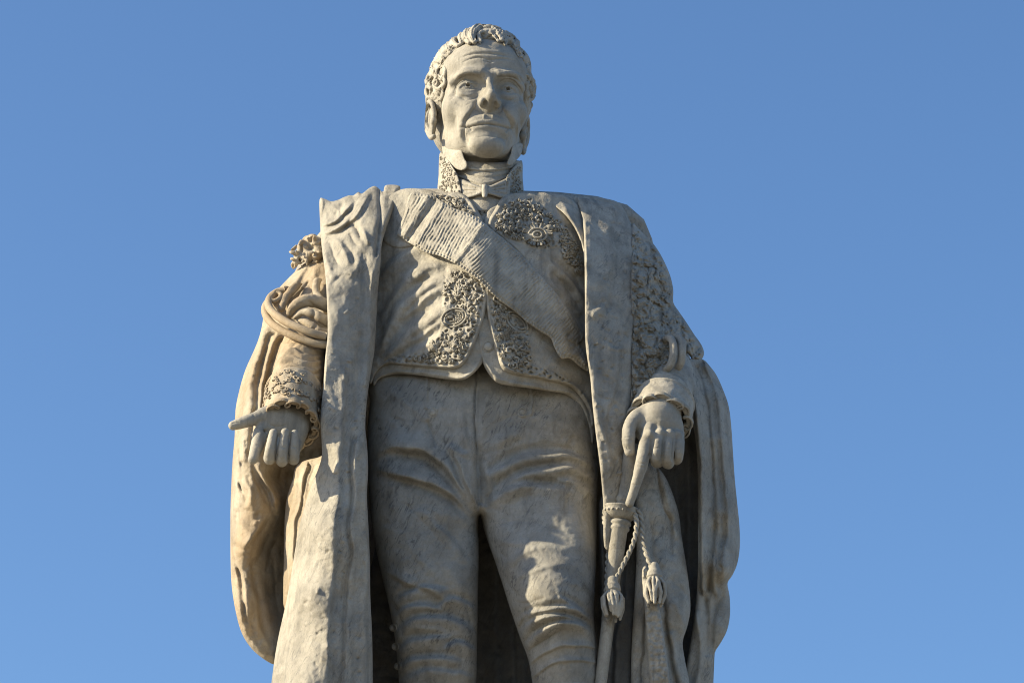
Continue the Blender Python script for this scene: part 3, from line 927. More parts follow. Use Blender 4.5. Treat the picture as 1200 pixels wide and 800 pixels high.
wf = [o for o in bpy.data.objects if o.name.startswith('waistcoat_front')]
b = Bag()
ring(b, 'upL', 532, 372, 15, 10.5, 1.2, -.35, 1.2); ring(b, 'upL', 532, 372, 11.5, 7.5, .9, -.35, 1.2)
scroll_fill(b, 'upL', [(523, 368), (530, 363), (540, 364), (543, 372), (536, 380), (525, 380)], 9, 3, .8, 3.4, 1.2, 3.4)
scroll_fill(b, 'upL', [(524, 312), (545, 318), (570, 335), (568, 350), (560, 372), (548, 378), (540, 358), (526, 358), (518, 345)], 30, 4, 1.35, 6.8, 1.7, 5.8)
scroll_fill(b, 'upL', [(512, 395), (522, 388), (545, 388), (555, 380), (562, 372), (556, 392), (546, 414), (538, 424), (520, 427), (500, 425), (484, 422), (500, 412)], 28, 5, 1.35, 6.6, 1.7, 5.8)
scroll_fill(b, 'upL', [(448, 422), (470, 413), (500, 416), (500, 424), (470, 424), (450, 427)], 16, 6, .9, 4, 1.1, 4.2)
for cx_, cy_, a0 in ((512, 404, -2.0), (530, 400, -1.3), (548, 352, -1.6), (536, 338, -1.0)):
    for da in (-.8, -.4, 0, .4, .8):
        q = [(cx_, cy_ + 8), (cx_ + 7 * math.cos(a0 + da * .6), cy_ + 8 + 9 * math.sin(a0 + da * .6)), (cx_ + 12 * math.cos(a0 + da), cy_ + 8 + 15 * math.sin(a0 + da))]
        b.tube(px_path('upL', q, 1.6, 3), [.6, .9, 1.3, 1.5, 1.3, 1.1, .6], 5)
b.build('embroidery', M_BODY, wf[0])['kind'] = 'stuff'
b = Bag()
ring(b, 'upR', 606, 377, 15, 8.5, 1.2, .72, 1.2); ring(b, 'upR', 606, 377, 11, 5.5, .9, .72, 1.2)
scroll_fill(b, 'upR', [(597, 368), (606, 370), (616, 382), (616, 388), (606, 384)], 6, 8, .8, 3.2, 1.2, 3.2)
scroll_fill(b, 'upR', [(576, 345), (590, 352), (598, 362), (598, 376), (612, 392), (622, 396), (624, 420), (622, 434), (600, 432), (590, 424), (584, 402), (578, 375)], 48, 9, 1.35, 6.6, 2.1, 5.0)
scroll_fill(b, 'upR', [(600, 428), (630, 432), (660, 440), (684, 458), (684, 464), (664, 446), (630, 438), (600, 434)], 22, 10, .9, 4, 1.1, 4.0)
for q in ([(576, 367), (592, 368.5), (600, 370)], [(588, 411.5), (600, 412), (608, 413)]):
    b.tube(px_path('upR', q, 1.0, 4), .9, 5)
b.build('embroidery', M_BODY, wf[1])['kind'] = 'stuff'
b = Bag()
scroll_fill(b, 'torso', [(546, 232), (588, 232), (572, 254), (562, 254)], 14, 71, 1.2, 5.5, 1.6, 4.8)
b.build('shirt_frill', M_BODY, bpy.data.objects['waistcoat_back'])['kind'] = 'stuff'
def button(cx_, cy_, r, key, par, name='button'):
    b_ = Bag(); c = P(cx_, cy_, float(fdepth(key, cx_, cy_)))
    b_.blob(c, (r, r * .55, r), None, 16, 8); ring(b_, key, cx_, cy_, r + .6, r + .6, .8, 0, .3)
    return b_.build(name, M_BODY, par)
lin = [o for o in bpy.data.objects if o.name.startswith('waistcoat_lining')]
button(572, 406, 5.4, 'lowR', lin[1])

# --- breeches
BR = [(436, 428), (434, 470), (431, 500), (431, 540), (434, 600), (440, 640), (447, 672), (456, 710), (463, 750), (467, 790), (470, 830), (476, 850), (550, 850), (557, 820), (559, 760), (560, 700), (561, 650), (560.5, 612), (563, 602), (566, 616), (571, 632), (583, 666), (599, 716), (610, 748), (619, 772), (624, 800), (628, 830), (636, 850), (694, 850), (701, 820), (701, 780), (699, 750), (696, 720), (697, 690), (699, 640), (700, 560), (698, 490), (697, 430), (570, 418)]
bre_f = [
    ([(558, 430), (558.5, 500), (559, 560), (561, 600)], 1.4, 4.0, 'v', 0), ([(561, 440), (561.5, 500), (561.5, 560)], 3.0, 1.4, 's', 0),
    ([(562, 590), (562, 560), (561, 520)], 7, 7, 'v', 2),
    # flap seam, buttoned tabs
    ([(499, 438), (498, 462), (497, 478)], 1.3, 2.2, 'S', 0), ([(497, 478), (505, 482), (514, 480)], 1.2, 1.0, 'r'),
    ([(623, 450), (623, 470), (622, 486)], 1.3, 2.2, 's', 0), ([(600, 484), (610, 490), (622, 486)], 1.6, 1.2, 'r'),
    # viewer-left leg
    ([(500, 494), (506, 510), (512, 526)], 3.5, 3.5, 'v'),
    ([(436, 531), (462, 523), (490, 526), (515, 541), (540, 570), (560, 604)], 10, 7.5, 'F'),
    ([(438, 548), (470, 556), (500, 564), (530, 580), (556, 606)], 9, 6, 'F'),
    ([(525, 522), (540, 548), (552, 576), (560, 600)], 8, 6, 'F'),
    ([(526, 522), (536, 530), (550, 535)], 4, 3.5, 'r'),
    ([(548, 500), (552, 535), (557, 570)], 6, 3, 'r'),
    ([(478, 606), (505, 600), (535, 604), (560, 618)], 7, 2.0, 'r'),
    ([(446, 668), (470, 676), (500, 690), (530, 706)], 6, 2.5, 'F'),
    ([(462, 706), (478, 694), (500, 690), (528, 694)], 6.3, 2.9, 'f'),
    ([(505, 712), (530, 702), (548, 706), (561, 716)], 5.8, 3.0, 'f'),
    ([(462, 722), (480, 710), (504, 708), (520, 714)], 5.8, 2.9, 'f'),
    ([(464, 745), (484, 727), (512, 722), (540, 730), (560, 746)], 8.6, 4.3, 'f'),
    ([(480, 738), (505, 736), (530, 742)], 4, 2.2, 'r'),
    ([(466, 768), (486, 752), (510, 745), (530, 748)], 6.9, 3.6, 'f'),
    ([(520, 760), (540, 754), (560, 764)], 5.8, 3.2, 'f'),
    ([(468, 784), (490, 772), (520, 770), (540, 774)], 7.5, 3.6, 'f'),
    ([(470, 800), (500, 786), (530, 786), (558, 796)], 8.0, 2.9, 'f'),
    ([(452, 695), (466, 716), (474, 750)], 7, 3, 'v'),
    ([(545, 690), (552, 720), (556, 760)], 6, 2.5, 'v'),
    ([(520, 660), (536, 680), (545, 700)], 8, 2.0, 'r'),
    ([(470, 640), (476, 670), (486, 690)], 9, 1.6, 'r'),
    # viewer-right leg
    ([(566, 560), (590, 548), (620, 534), (660, 533), (697, 552)], 9, 6.5, 'f'),
    ([(576, 575), (600, 562), (630, 550), (665, 549), (698, 566)], 9, 7.0, 'f'),
    ([(572, 590), (596, 573), (620, 568), (650, 572), (668, 580)], 9, 6.5, 'f'),
    ([(650, 560), (675, 566), (698, 584)], 7, 5, 'f'),
    ([(575, 525), (598, 512), (615, 508)], 7, 3, 'r'),
    ([(566, 600), (572, 578), (590, 556)], 7, 4, 'v'),
    ([(569, 628), (600, 636), (640, 641), (690, 646)], 5, 2.2, 'r'),
    ([(590, 668), (605, 652), (628, 640)], 5, 2.6, 'r'),
    ([(600, 690), (612, 672), (645, 664), (670, 664)], 4, 2.2, 'r'),
    ([(590, 672), (594, 684), (610, 700)], 4, 2.5, 'v'),
    ([(605, 728), (620, 716), (640, 716), (665, 712), (690, 716)], 6, 4, 'f'),
    ([(609, 744), (622, 728), (645, 724), (672, 724), (697, 738)], 6, 5, 'f'),
    ([(614, 758), (630, 742), (655, 732), (680, 732), (699, 746)], 6, 5, 'f'),
    ([(606, 742), (614, 722), (622, 712)], 4.5, 4.5, 'v'),
    ([(618, 764), (640, 748), (662, 736)], 4, 4, 'v'),
    ([(655, 700), (675, 710), (694, 726)], 5, 3.5, 'f'),
    ([(440, 470), (470, 500), (500, 540)], 8, 1.2, 'v'), ([(452, 455), (480, 478), (510, 500)], 6, 1.2, 'r'),
    ([(470, 590), (500, 612), (530, 650)], 9, 1.6, 'v'), ([(445, 610), (480, 640), (520, 690)], 9, 1.5, 'r'), ([(500, 600), (525, 628), (548, 660)], 7, 1.6, 'f'),
    ([(630, 480), (660, 500), (694, 520)], 7, 1.5, 'r'), ([(580, 500), (610, 486), (650, 484)], 6, 1.2, 'v'), ([(590, 600), (620, 590), (660, 598)], 8, 1.6, 'r'),
    ([(575, 620), (600, 612), (640, 618), (680, 630)], 7, 1.8, 'v'), ([(640, 600), (664, 618), (690, 640)], 7, 1.5, 'r'), ([(566, 540), (574, 566), (576, 596)], 5, 2.4, 'r'),
    ([(580, 640), (592, 652), (600, 668)], 4, 1.8, 'v'), ([(650, 680), (670, 684), (690, 694)], 5, 1.8, 'r'), ([(600, 700), (616, 704), (640, 700)], 5, 1.8, 'v'),
    ([(570, 470), (566, 500), (564, 530)], 4, 1.6, 'r'), ([(540, 470), (546, 500), (552, 540)], 4, 1.6, 'r'),
    # knee band
    ([(622, 779), (642, 764), (664, 757), (690, 756), (702, 759)], 2.6, 3.2, 'S', 0),
    ([(624, 796), (644, 780), (668, 773), (690, 773), (702, 776)], 2.2, 2.6, 'S', 0),
]
inflate('breeches', BR, [(434, 440, -4), (560, 440, -12), (696, 440, 2), (434, 600, -6), (560, 600, 0), (640, 570, -6), (698, 600, -18), (470, 720, -6), (550, 720, -6), (600, 710, -46), (640, 690, -70), (698, 720, -56), (470, 850, 12), (556, 850, 12), (636, 850, -36), (700, 850, -40)],
        M_BRE, S, mode='round', cap=76, scale=1.0, back=.8, cell=1.2, strokes=bre_f, noise=.7, sth=1.45, wrp=2.5, key='breeches')
bre = bpy.data.objects['breeches']
button(507, 483, 4.6, 'breeches', bre); 
button(612, 483, 4.0, 'breeches', bre)
for y_ in (735, 757, 780):
    button(461 + (y_ - 735) * .12, y_, 3.2, 'breeches', bre)

# stockings, shoes (below the picture) and the tail of the coat between the legs
for cx_, d0, zt in ((513, 0, 845), (668, -55, 845)):
    v = Vol(P(cx_, 1000, d0) - (60, 140, 330), P(cx_, 840, d0) + (60, 90, 30), 4.)
    k = P(cx_, zt - 8, d0)
    v.chain([k, k + (0, 6, -110), k + (0, 12, -(k[2] - FEET) + 20)], [42, 40, 22], 10)
    v.ell((k[0], k[1] - 30, FEET + 12), (26, 62, 18), 14)
    V, F = v.mesh(); mk('stocking', V, F, M_BODY, S)
tails = [([(578, 600), (580, 700), (582, 850)], 5, 4, 'r', 0), ([(598, 640), (602, 740), (604, 850)], 5, 4, 'f', 0), ([(614, 720), (616, 850)], 4, 3, 'f', 0)]
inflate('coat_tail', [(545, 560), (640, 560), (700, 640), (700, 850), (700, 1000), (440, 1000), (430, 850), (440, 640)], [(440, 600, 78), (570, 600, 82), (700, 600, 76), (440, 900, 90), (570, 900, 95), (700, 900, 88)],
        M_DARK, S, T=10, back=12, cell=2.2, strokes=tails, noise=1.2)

# --- coat front and shoulders
coatR = [(594, 228), (640, 226), (668, 232), (684, 256), (692, 300), (694, 400), (690, 432), (676, 420), (655, 390), (640, 350), (615, 305), (590, 280), (572, 264), (580, 245)]
inflate('coat_front', coatR, on('torso', 10), M_BODY, S, T=4, back=6, cell=1.1, key='coatR', noise=.4, fn=emb_fn([EC1], 221, 1.8),
        strokes=[([(592, 232), (582, 248), (573, 262)], 2.2, 2.2, 'r', 0), ([(625, 320), (650, 340), (678, 372)], 5, 3.5, 'r'), ([(612, 316), (640, 338), (668, 366), (686, 392)], 5, 4, 'f'), ([(640, 300), (660, 320), (684, 350)], 5, 3, 'f'), ([(660, 318), (676, 340), (690, 366)], 5, 5, 'f'), ([(650, 322), (668, 344), (686, 374)], 4, 4, 'v'), ([(590, 284), (604, 292), (616, 306)], 3, 1.5, 'r')])
coatL = [(470, 222), (500, 222), (515, 226), (540, 226), (556, 240), (567, 262), (560, 268), (540, 258), (520, 262), (480, 290), (448, 282), (450, 240)]
inflate('coat_front', coatL, on('torso', 9), M_BODY, S, T=4, back=6, cell=1.1, key='coatL', noise=.4, fn=emb_fn([EC2], 231),
        strokes=[([(541, 228), (551, 236), (558, 248), (566, 262)], 2.2, 2.4, 'r', 0)])
cf = [o for o in bpy.data.objects if o.name.startswith('coat_front')]
b = Bag()
scroll_fill(b, 'coatR', [(590, 240), (600, 232), (622, 233), (642, 248), (662, 262), (676, 284), (683, 318), (678, 322), (665, 305), (655, 285), (640, 262), (618, 258), (600, 268), (588, 276), (578, 262)], 80, 14, 1.5, 7.2, 2.2, 5.2)
scroll_fill(b, 'coatR', [(656, 286), (668, 288), (682, 318), (680, 322), (670, 318), (658, 302)], 14, 15, 1.5, 7.0, 2.0, 5.2)
scroll_fill(b, 'coatR', [(588, 262), (612, 262), (616, 276), (600, 282), (588, 274)], 12, 16, 1.5, 7.0, 2.0, 5.4)
b.build('embroidery', M_BODY, cf[0])['kind'] = 'stuff'
b = Bag()
scroll_fill(b, 'coatL', [(500, 226), (520, 228), (542, 230), (556, 248), (562, 262), (548, 254), (528, 244), (510, 236)], 16, 17, 1.4, 6.2, 1.9, 5.4)
b.build('embroidery', M_BODY, cf[1])['kind'] = 'stuff'
# star of an order on the breast
b = Bag()
cx_, cy_ = 630, 275
kz = lambda x, y: float(fdepth('coatR', x, y))
for q in range(8):
    a0 = q * math.pi / 4 + .5
    ex, ey = cx_ + 15 * math.cos(a0), cy_ + 11 * math.sin(a0)
    for dd in (-.22, 0, .22):
        x1, y1 = cx_ + 17.5 * math.cos(a0 + dd), cy_ + 13 * math.sin(a0 + dd)
        b.tube(P(np.array([cx_, x1]), np.array([cy_, y1]), np.array([kz(cx_, cy_) - 4, kz(x1, y1) - 2.2])), [2.6, 1.8], 6)
for rr, r_, lf in ((10.5, 1.3, 5.0), (5.2, 1.4, 6.2)):
    t = np.linspace(0, 2 * np.pi, 26, endpoint=False)
    xs_, ys_ = cx_ + rr * np.cos(t), cy_ + rr * .72 * np.sin(t)
    b.tube(P(xs_, ys_, np.full(26, kz(cx_, cy_) - lf)), r_, 6, True)
b.blob(P(cx_, cy_, kz(cx_, cy_) - 2.5), (10, 3.2, 7.4), None, 20, 8)
b.blob(P(cx_, cy_, kz(cx_, cy_) - 5), (1.8, 2.2, 1.6), None, 8, 5)
b.blob(P(644, 267, kz(644, 267) - 3), (4.8, 3.4, 4.2), None, 12, 6)
b.build('breast_star', M_BODY, cf[0])

# --- sash with woven ribs and picot edges
sashP = [(481, 227), (496, 227), (508, 230), (530, 243), (550, 250), (567, 261), (578, 270), (592, 281), (610, 297), (628, 317), (643, 333), (656, 349), (668, 365), (679, 383), (684, 392), (681, 400), (678, 403), (683, 410), (690, 424), (692, 436), (680, 430), (668, 420), (658, 420), (650, 408), (645, 396), (634, 389), (618, 378), (603, 365), (585, 352), (570, 338), (558, 326), (545, 317), (531, 308), (515, 300), (498, 296), (482, 286), (466, 276), (467, 268), (474, 250)]
def sash_fn(X, Y, sd):
    # ribs run across the band; direction turns where the band creases
    ux, uy = np.where(X + .75 * (Y - 262) < 567, .63, .80), 0
    t = np.clip((X + .8 * (Y - 262) - 560) / 14., 0, 1)
    a0 = np.radians(30 + 14 * t)
    s1 = (X * np.cos(a0) + Y * np.sin(a0)) + .8 * fbm(X / 14., Y / 14., 0, 2, 8)
    rib = np.sin(s1 * 2 * np.pi / 3.6)
    wear = .6 + .45 * vnoise(X / 5., Y / 5., 0, 12) + .3 * vnoise(X / 1.6, Y / 1.6, 0, 13)
    edge = np.where(sd < 3.2, 1.2 * np.sin((X + Y * .4) * 2 * np.pi / 4.2) - .8, 0)
    return 1.1 * rib * wear * np.clip((sd - 3) / 2, 0, 1) + edge + np.where((sd > 3.2) & (sd < 4.6), -1.2, 0)
def sash_d(x, y):
    u = np.clip((x - 480) / 90., 0, 1)
    lift = 24 + 2 * np.sin(np.pi * np.clip(u, 0, 1)) + 12 * np.clip((x - 615) / 50., 0, 1)
    crease = -(x + .8 * (y - 262) - 565) / 60.
    return torso_d(x, y) - lift + 7 * np.abs(np.clip(crease, -1, 1)) ** 1.1 + 9 * np.clip((x - 655) / 25., 0, 1) ** 2
inflate('sash', sashP, sash_d, M_BODY, S, T=4, back=7, cell=.9, key='sash', fn=sash_fn, noise=.5,
        strokes=[([(512, 232), (497, 254), (477, 281)], 4.5, 6.0, 'v', 0), ([(520, 236), (505, 258), (486, 286)], 3.5, 2.5, 'r', 0), ([(503, 228), (488, 250), (470, 276)], 4, 3, 'r', 0),
                 ([(567, 262), (553, 283), (533, 308)], 3.0, 2.5, 'r', 0),
                 ([(655, 350), (668, 372), (676, 392)], 4, 3, 'r'), ([(640, 372), (655, 388), (664, 410)], 6, 4, 'r'), ([(676, 386), (664, 396), (674, 404), (668, 412)], 3, 5, 'v'), ([(668, 408), (680, 418), (690, 430)], 4, 4, 'r')])

# --- cravat, bow, shirt collar, stand collar
crav = [(519, 189), (530, 190), (546, 189), (566, 190), (588, 190), (605, 188), (611, 191), (607, 202), (600, 214), (597, 232), (588, 246), (546, 246), (538, 230), (534, 212), (526, 200)]
cravD = [(566, 190, -46), (545, 192, -42), (590, 192, -42), (520, 193, -16), (610, 193, -14), (566, 205, -54), (538, 212, -36), (597, 214, -34), (566, 220, -62), (544, 226, -52), (592, 226, -50), (566, 244, -70), (546, 246, -64), (590, 246, -62)]
cr_f = [([(524, 197), (545, 200), (568, 201), (604, 197)], 1.6, 3.0, 'v', 0), ([(528, 202), (548, 206), (570, 207), (602, 203)], 1.2, 2.0, 'v', 0), ([(545, 195), (570, 196.5), (596, 194)], 1.0, 1.6, 'v'),
        ([(524, 194), (550, 197.5), (570, 198), (606, 194)], 1.8, 1.8, 'r', 0), ([(530, 205), (552, 211), (566, 214), (584, 210), (603, 204)], 1.5, 2.2, 'r', 0), ([(536, 209), (550, 213.5), (562, 218)], 1.2, 2.6, 'v', 0), ([(602, 207), (588, 212), (574, 217)], 1.2, 2.6, 'v', 0),
        ([(550, 204), (566, 208), (584, 205)], .9, 1.2, 'v')]
cravat = inflate('cravat', crav, cravD, M_BODY, S, T=3, back=30, cell=.8, strokes=cr_f, noise=.35, wrp=1.0, key='cravat')
bowP = [(540, 210), (550, 213.5), (559, 217), (565, 218.5), (570.5, 218.5), (577, 216.5), (586, 212.5), (597, 208.5), (598, 220), (597, 231), (588, 232.5), (579, 229.5), (571, 227.5), (565, 227.5), (557, 230), (549, 232), (541, 230), (539, 220)]
bowD = [(540, 210, -52), (540, 231, -58), (552, 213, -63), (552, 231, -68), (567.5, 217, -69), (567.5, 229, -73), (584, 212, -63), (584, 231, -68), (598, 208, -50), (598, 231, -56)]
bow_f = [([(542, 216), (552, 219), (563, 221.5)], 1.3, 3.2, 'v'), ([(542, 223), (553, 223.5), (563, 223.5)], 1.3, 3.4, 'v'), ([(543, 228), (554, 226.5), (562, 225)], 1.1, 2.2, 'v'),
         ([(596, 214), (585, 218), (573, 221.5)], 1.3, 3.2, 'v'), ([(596, 221), (585, 222), (573, 223.5)], 1.3, 3.4, 'v'), ([(595, 228), (585, 226.5), (574, 225)], 1.1, 2.2, 'v')]
inflate('bow', bowP, bowD, M_BODY, cravat, T=3.5, back=8, cell=.7, strokes=bow_f, noise=.2, wrp=.5)
inflate('knot', [(565, 216.5), (567.5, 215.5), (570.5, 216.5), (571.5, 223), (571, 230), (568, 232), (565, 230), (564.5, 223)], [(568, 216, -74.5), (564, 216, -73), (572, 216, -73), (568, 231, -77), (564, 231, -76), (572, 231, -76)], M_BODY, cravat, T=3, back=7, cell=.7, noise=.15, wrp=0)
scL = [(521, 152), (532, 160), (539.5, 165), (541.5, 176), (544.5, 186), (547.5, 191), (547, 197), (541, 200), (533, 197), (526, 191), (520, 183), (518, 174), (518, 162)]
scR = [(612, 168), (601, 170.5), (598.5, 180), (595, 188), (594, 193), (599, 194), (605, 188), (611, 180)]
inflate('shirt_collar', scL, [(520, 160, -6), (532, 162, -34), (540, 168, -50), (541, 176, -52), (545, 187, -54), (547, 197, -54), (524, 190, -30), (538, 200, -48)], M_BODY, S, T=2.5, back=5, cell=.9, noise=.3)
inflate('shirt_collar', scR, [(612, 170, -6), (601, 172, -43), (598, 182, -48), (595, 192, -50), (608, 188, -28), (600, 195, -44)], M_BODY, S, T=2.5, back=5, cell=.9, noise=.3)
stL = [(515, 181), (519, 180), (524, 186), (530, 195), (536, 205), (539, 216), (540, 226), (532, 231), (514, 228), (514, 205)]
stR = [(612, 189), (606, 191), (599, 199), (593, 209), (591, 220), (592, 232), (602, 233), (613, 229), (612.5, 208)]
inflate('stand_collar', stL, [(515, 185, -8), (515, 228, -18), (538, 215, -56), (539, 228, -60), (526, 192, -36)], M_BODY, S, T=2.5, back=5, cell=.8, noise=.2, key='stL', strokes=[([(519, 182), (524, 188), (530, 197), (535, 206), (537.5, 217), (538, 226)], 1.2, 1.4, 'r', 0)])
inflate('stand_collar', stR, [(612, 192, -8), (612, 229, -16), (593, 212, -56), (592, 230, -60), (601, 200, -36)], M_BODY, S, T=2.5, back=5, cell=.8, noise=.2, key='stR', strokes=[([(611, 191), (606, 193), (600, 200), (595, 210), (593, 220), (594, 230)], 1.2, 1.4, 'r', 0)])
sc_ = [o for o in bpy.data.objects if o.name.startswith('stand_collar')]
for k_, par, poly, sd_ in (('stL', sc_[0], stL, 31), ('stR', sc_[1], stR, 32)):
    b = Bag(); scroll_fill(b, k_, poly, 34, sd_, 1.0, 4.2, 1.2, 3.6); b.build('embroidery', M_BODY, par)['kind'] = 'stuff'

# --- left-hand robe facing (viewer's left)
LL = [(374.5, 234), (380, 233), (388, 236), (397, 234), (402, 231.5), (409, 229), (414, 229), (420, 225), (424, 227), (432, 221), (439, 218), (445, 222), (449, 226), (451, 218), (458, 216.5), (467, 217.5), (469, 222), (463, 240), (456, 258), (450, 276), (447, 290), (446, 310), (443, 340), (441, 375), (439, 410), (434, 440), (430, 470), (428, 500), (430, 520), (431.5, 550), (430, 580), (432, 620), (433.5, 660), (434, 700), (436, 740), (437, 800), (438, 880), (440, 1010), (300, 1010), (306, 900), (318, 800), (325, 752), (336, 702), (344, 655), (352, 611), (364, 572), (376, 540), (377, 520), (375.5, 490), (379, 450), (381, 420), (384, 390), (383, 350), (381, 320), (377, 290), (375, 260)]
LLD = [(375, 236, -8), (410, 230, -18), (440, 220, -12), (460, 218, -6), (375, 262, -20), (405, 262, -44), (440, 262, -64), (462, 240, -34), (452, 272, -58), (378, 300, -52), (410, 300, -72), (446, 300, -76),
       (383, 350, -94), (440, 350, -78), (383, 420, -114), (436, 420, -86), (377, 490, -124), (428, 490, -106), (377, 540, -116), (396, 545, -128), (431, 550, -118), (350, 620, -60), (367, 620, -120), (431, 620, -112), (336, 702, -48), (358, 700, -118), (395, 700, -118), (434, 700, -106), (318, 800, -40), (348, 800, -116), (395, 800, -116), (437, 800, -104), (300, 1010, -30), (440, 1010, -110)]
def dimple(x, y, dx, dy, w, h, k='v'): return ([(x, y), (x + dx, y + dy)], w, h, k)
def crumple(seed, amp, sx, sy, pw=1.0):
    def f(X, Y, sd):
        q = 1 - np.abs(vnoise(X / sx + .6 * vnoise(X / 30, Y / 30, 0, seed + 3), Y / sy + X / (sx * 2.5), 0, seed)) * 1.6
        return amp * q * np.clip(sd / 8, 0, 1)
    return f
ll_f = [
    ([(375, 232), (375, 300), (383, 350), (383, 410), (377, 470), (376, 535)], 1.6, 1.8, 'r', 0),
    ([(446, 224), (449, 250), (446, 275), (443, 300)], 2.4, 5.5, 'v', 0),
    ([(451, 222), (453, 245), (450, 268)], 3, 1.5, 'r', 0), ([(463, 222), (458, 245), (450, 272)], 2.5, 2.2, 'r', 0),
    # crumpled shoulder
    ([(377, 266), (392, 258), (406, 246), (416, 232)], 5, 6, 'F'), ([(378, 276), (400, 264), (420, 250), (436, 226)], 6, 6, 'F'),
    ([(396, 244), (392, 252), (384, 258)], 4, 3.5, 'v'), ([(404, 232), (400, 244), (404, 256)], 4, 4, 'v'),
    ([(420, 242), (412, 256), (404, 268)], 3.5, 4, 'v'), ([(437, 232), (428, 248), (416, 262)], 5, 4, 'r'),
    ([(414, 262), (420, 270), (424, 282)], 3.5, 6, 'v'), ([(410, 272), (416, 284), (424, 288)], 4, 4, 'v'), ([(424, 266), (430, 276), (434, 288)], 3, 4.5, 'r'),
    ([(384, 282), (390, 296), (400, 314)], 3.2, 4, 'v'), ([(394, 278), (402, 294), (408, 312)], 3.5, 4, 'r'), ([(404, 284), (412, 298), (414, 312)], 3, 3.5, 'v'),
    ([(380, 292), (384, 306), (390, 318)], 3.5, 3, 'r'), ([(386, 326), (400, 322), (414, 314)], 4, 2.5, 'r'), ([(384, 340), (396, 328), (404, 318)], 3, 2, 'v'),
    ([(420, 300), (416, 316), (406, 328)], 4, 2.5, 'r'), ([(428, 296), (430, 312), (424, 330)], 3.5, 2, 'v'),
    # long falling pleats
    ([(425, 300), (424, 380), (418, 460), (412, 540), (410, 640), (408, 800)], 7, 2.5, 'v', 0),
    ([(438, 320), (434, 400), (428, 450)], 3, 2.0, 'r', 0),
    ([(404, 440), (400, 520), (394, 600), (388, 700), (382, 820)], 6, 3.0, 'f', 0),
    ([(418, 520), (414, 600), (410, 700), (404, 830)], 4.5, 3.5, 'F', 0),
    ([(430, 540), (428, 620), (428, 700), (430, 800)], 3, 2.0, 'r', 0),
    ([(376, 545), (366, 600), (357, 660), (346, 740), (338, 830)], 6, 2.5, 'r', 0), ([(350, 620), (354, 640), (346, 660)], 2.5, 3, 'v'), ([(342, 680), (350, 700), (340, 725)], 2.5, 3, 'v'), ([(334, 720), (340, 745), (334, 770)], 2.5, 3, 'r'), ([(346, 655), (348, 690), (340, 720)], 3, 2.5, 'r'), ([(326, 770), (334, 785), (330, 810)], 2.5, 3, 'v'), ([(362, 580), (358, 610), (352, 640)], 2.5, 2, 'r'),
    ([(356, 650), (350, 700), (340, 760), (334, 800)], 5, 3.5, 'F'), ([(360, 610), (352, 650), (344, 690)], 4, 3, 'v'),
    ([(404, 660), (402, 690), (400, 712)], 2.2, 3, 'v'), 
]
rr = np.random.default_rng(5)
for k in range(46):
    y_ = rr.uniform(300, 800); x_ = rr.uniform(388, 428) if y_ < 560 else rr.uniform(345, 428)
    ll_f.append(([(x_, y_), (x_ + rr.uniform(-8, 8), y_ + rr.uniform(-7, 4))], rr.uniform(1.5, 2.6), rr.uniform(1.0, 2.2), rr.choice(['v', 'v', 'r'])))
inflate('robe_facing', LL, LLD, M_ROBE, S, T=6, back=110, sth=1.3, cell=1.1, key='LL', strokes=ll_f, noise=.8, wrp=2.5, smooth_outline=3, fn=crumple(41, .55, 9, 15))

# --- outer robe, viewer's left, with its open lining
RL = [(384, 285), (374, 288), (362, 302), (348, 316), (333, 331), (322, 343), (314, 352), (309, 362), (308, 376), (304, 394), (297, 412), (288, 432), (281, 455), (276, 480), (275, 510), (272.5, 540), (271, 570), (270, 600), (270, 640), (271, 680), (275, 710), (282, 738), (292, 756), (304, 768), (318, 777), (330, 780), (350, 790), (370, 700), (385, 540), (388, 400)]
RLD = [(384, 290, -10), (350, 316, -8), (316, 352, -10), (340, 360, -34), (380, 340, -44), (309, 376, -8), (300, 410, -14), (320, 420, -26), (350, 420, -24), (282, 455, -6), (300, 470, -30), (340, 470, -5), (276, 500, -2), (290, 510, -28), (305, 540, -34),
       (271, 570, 4), (284, 570, -22), (300, 570, -34), (314, 590, -26), (326, 560, 0), (335, 620, 26), (270, 640, 6), (280, 640, -18), (296, 640, -26), (310, 640, 8), (330, 660, 34), (272, 690, 8), (284, 700, -14), (298, 710, -6), (314, 700, 26), (335, 720, 34),
       (292, 756, 6), (306, 750, 4), (325, 765, 14), (350, 790, 30), (380, 600, 30)]
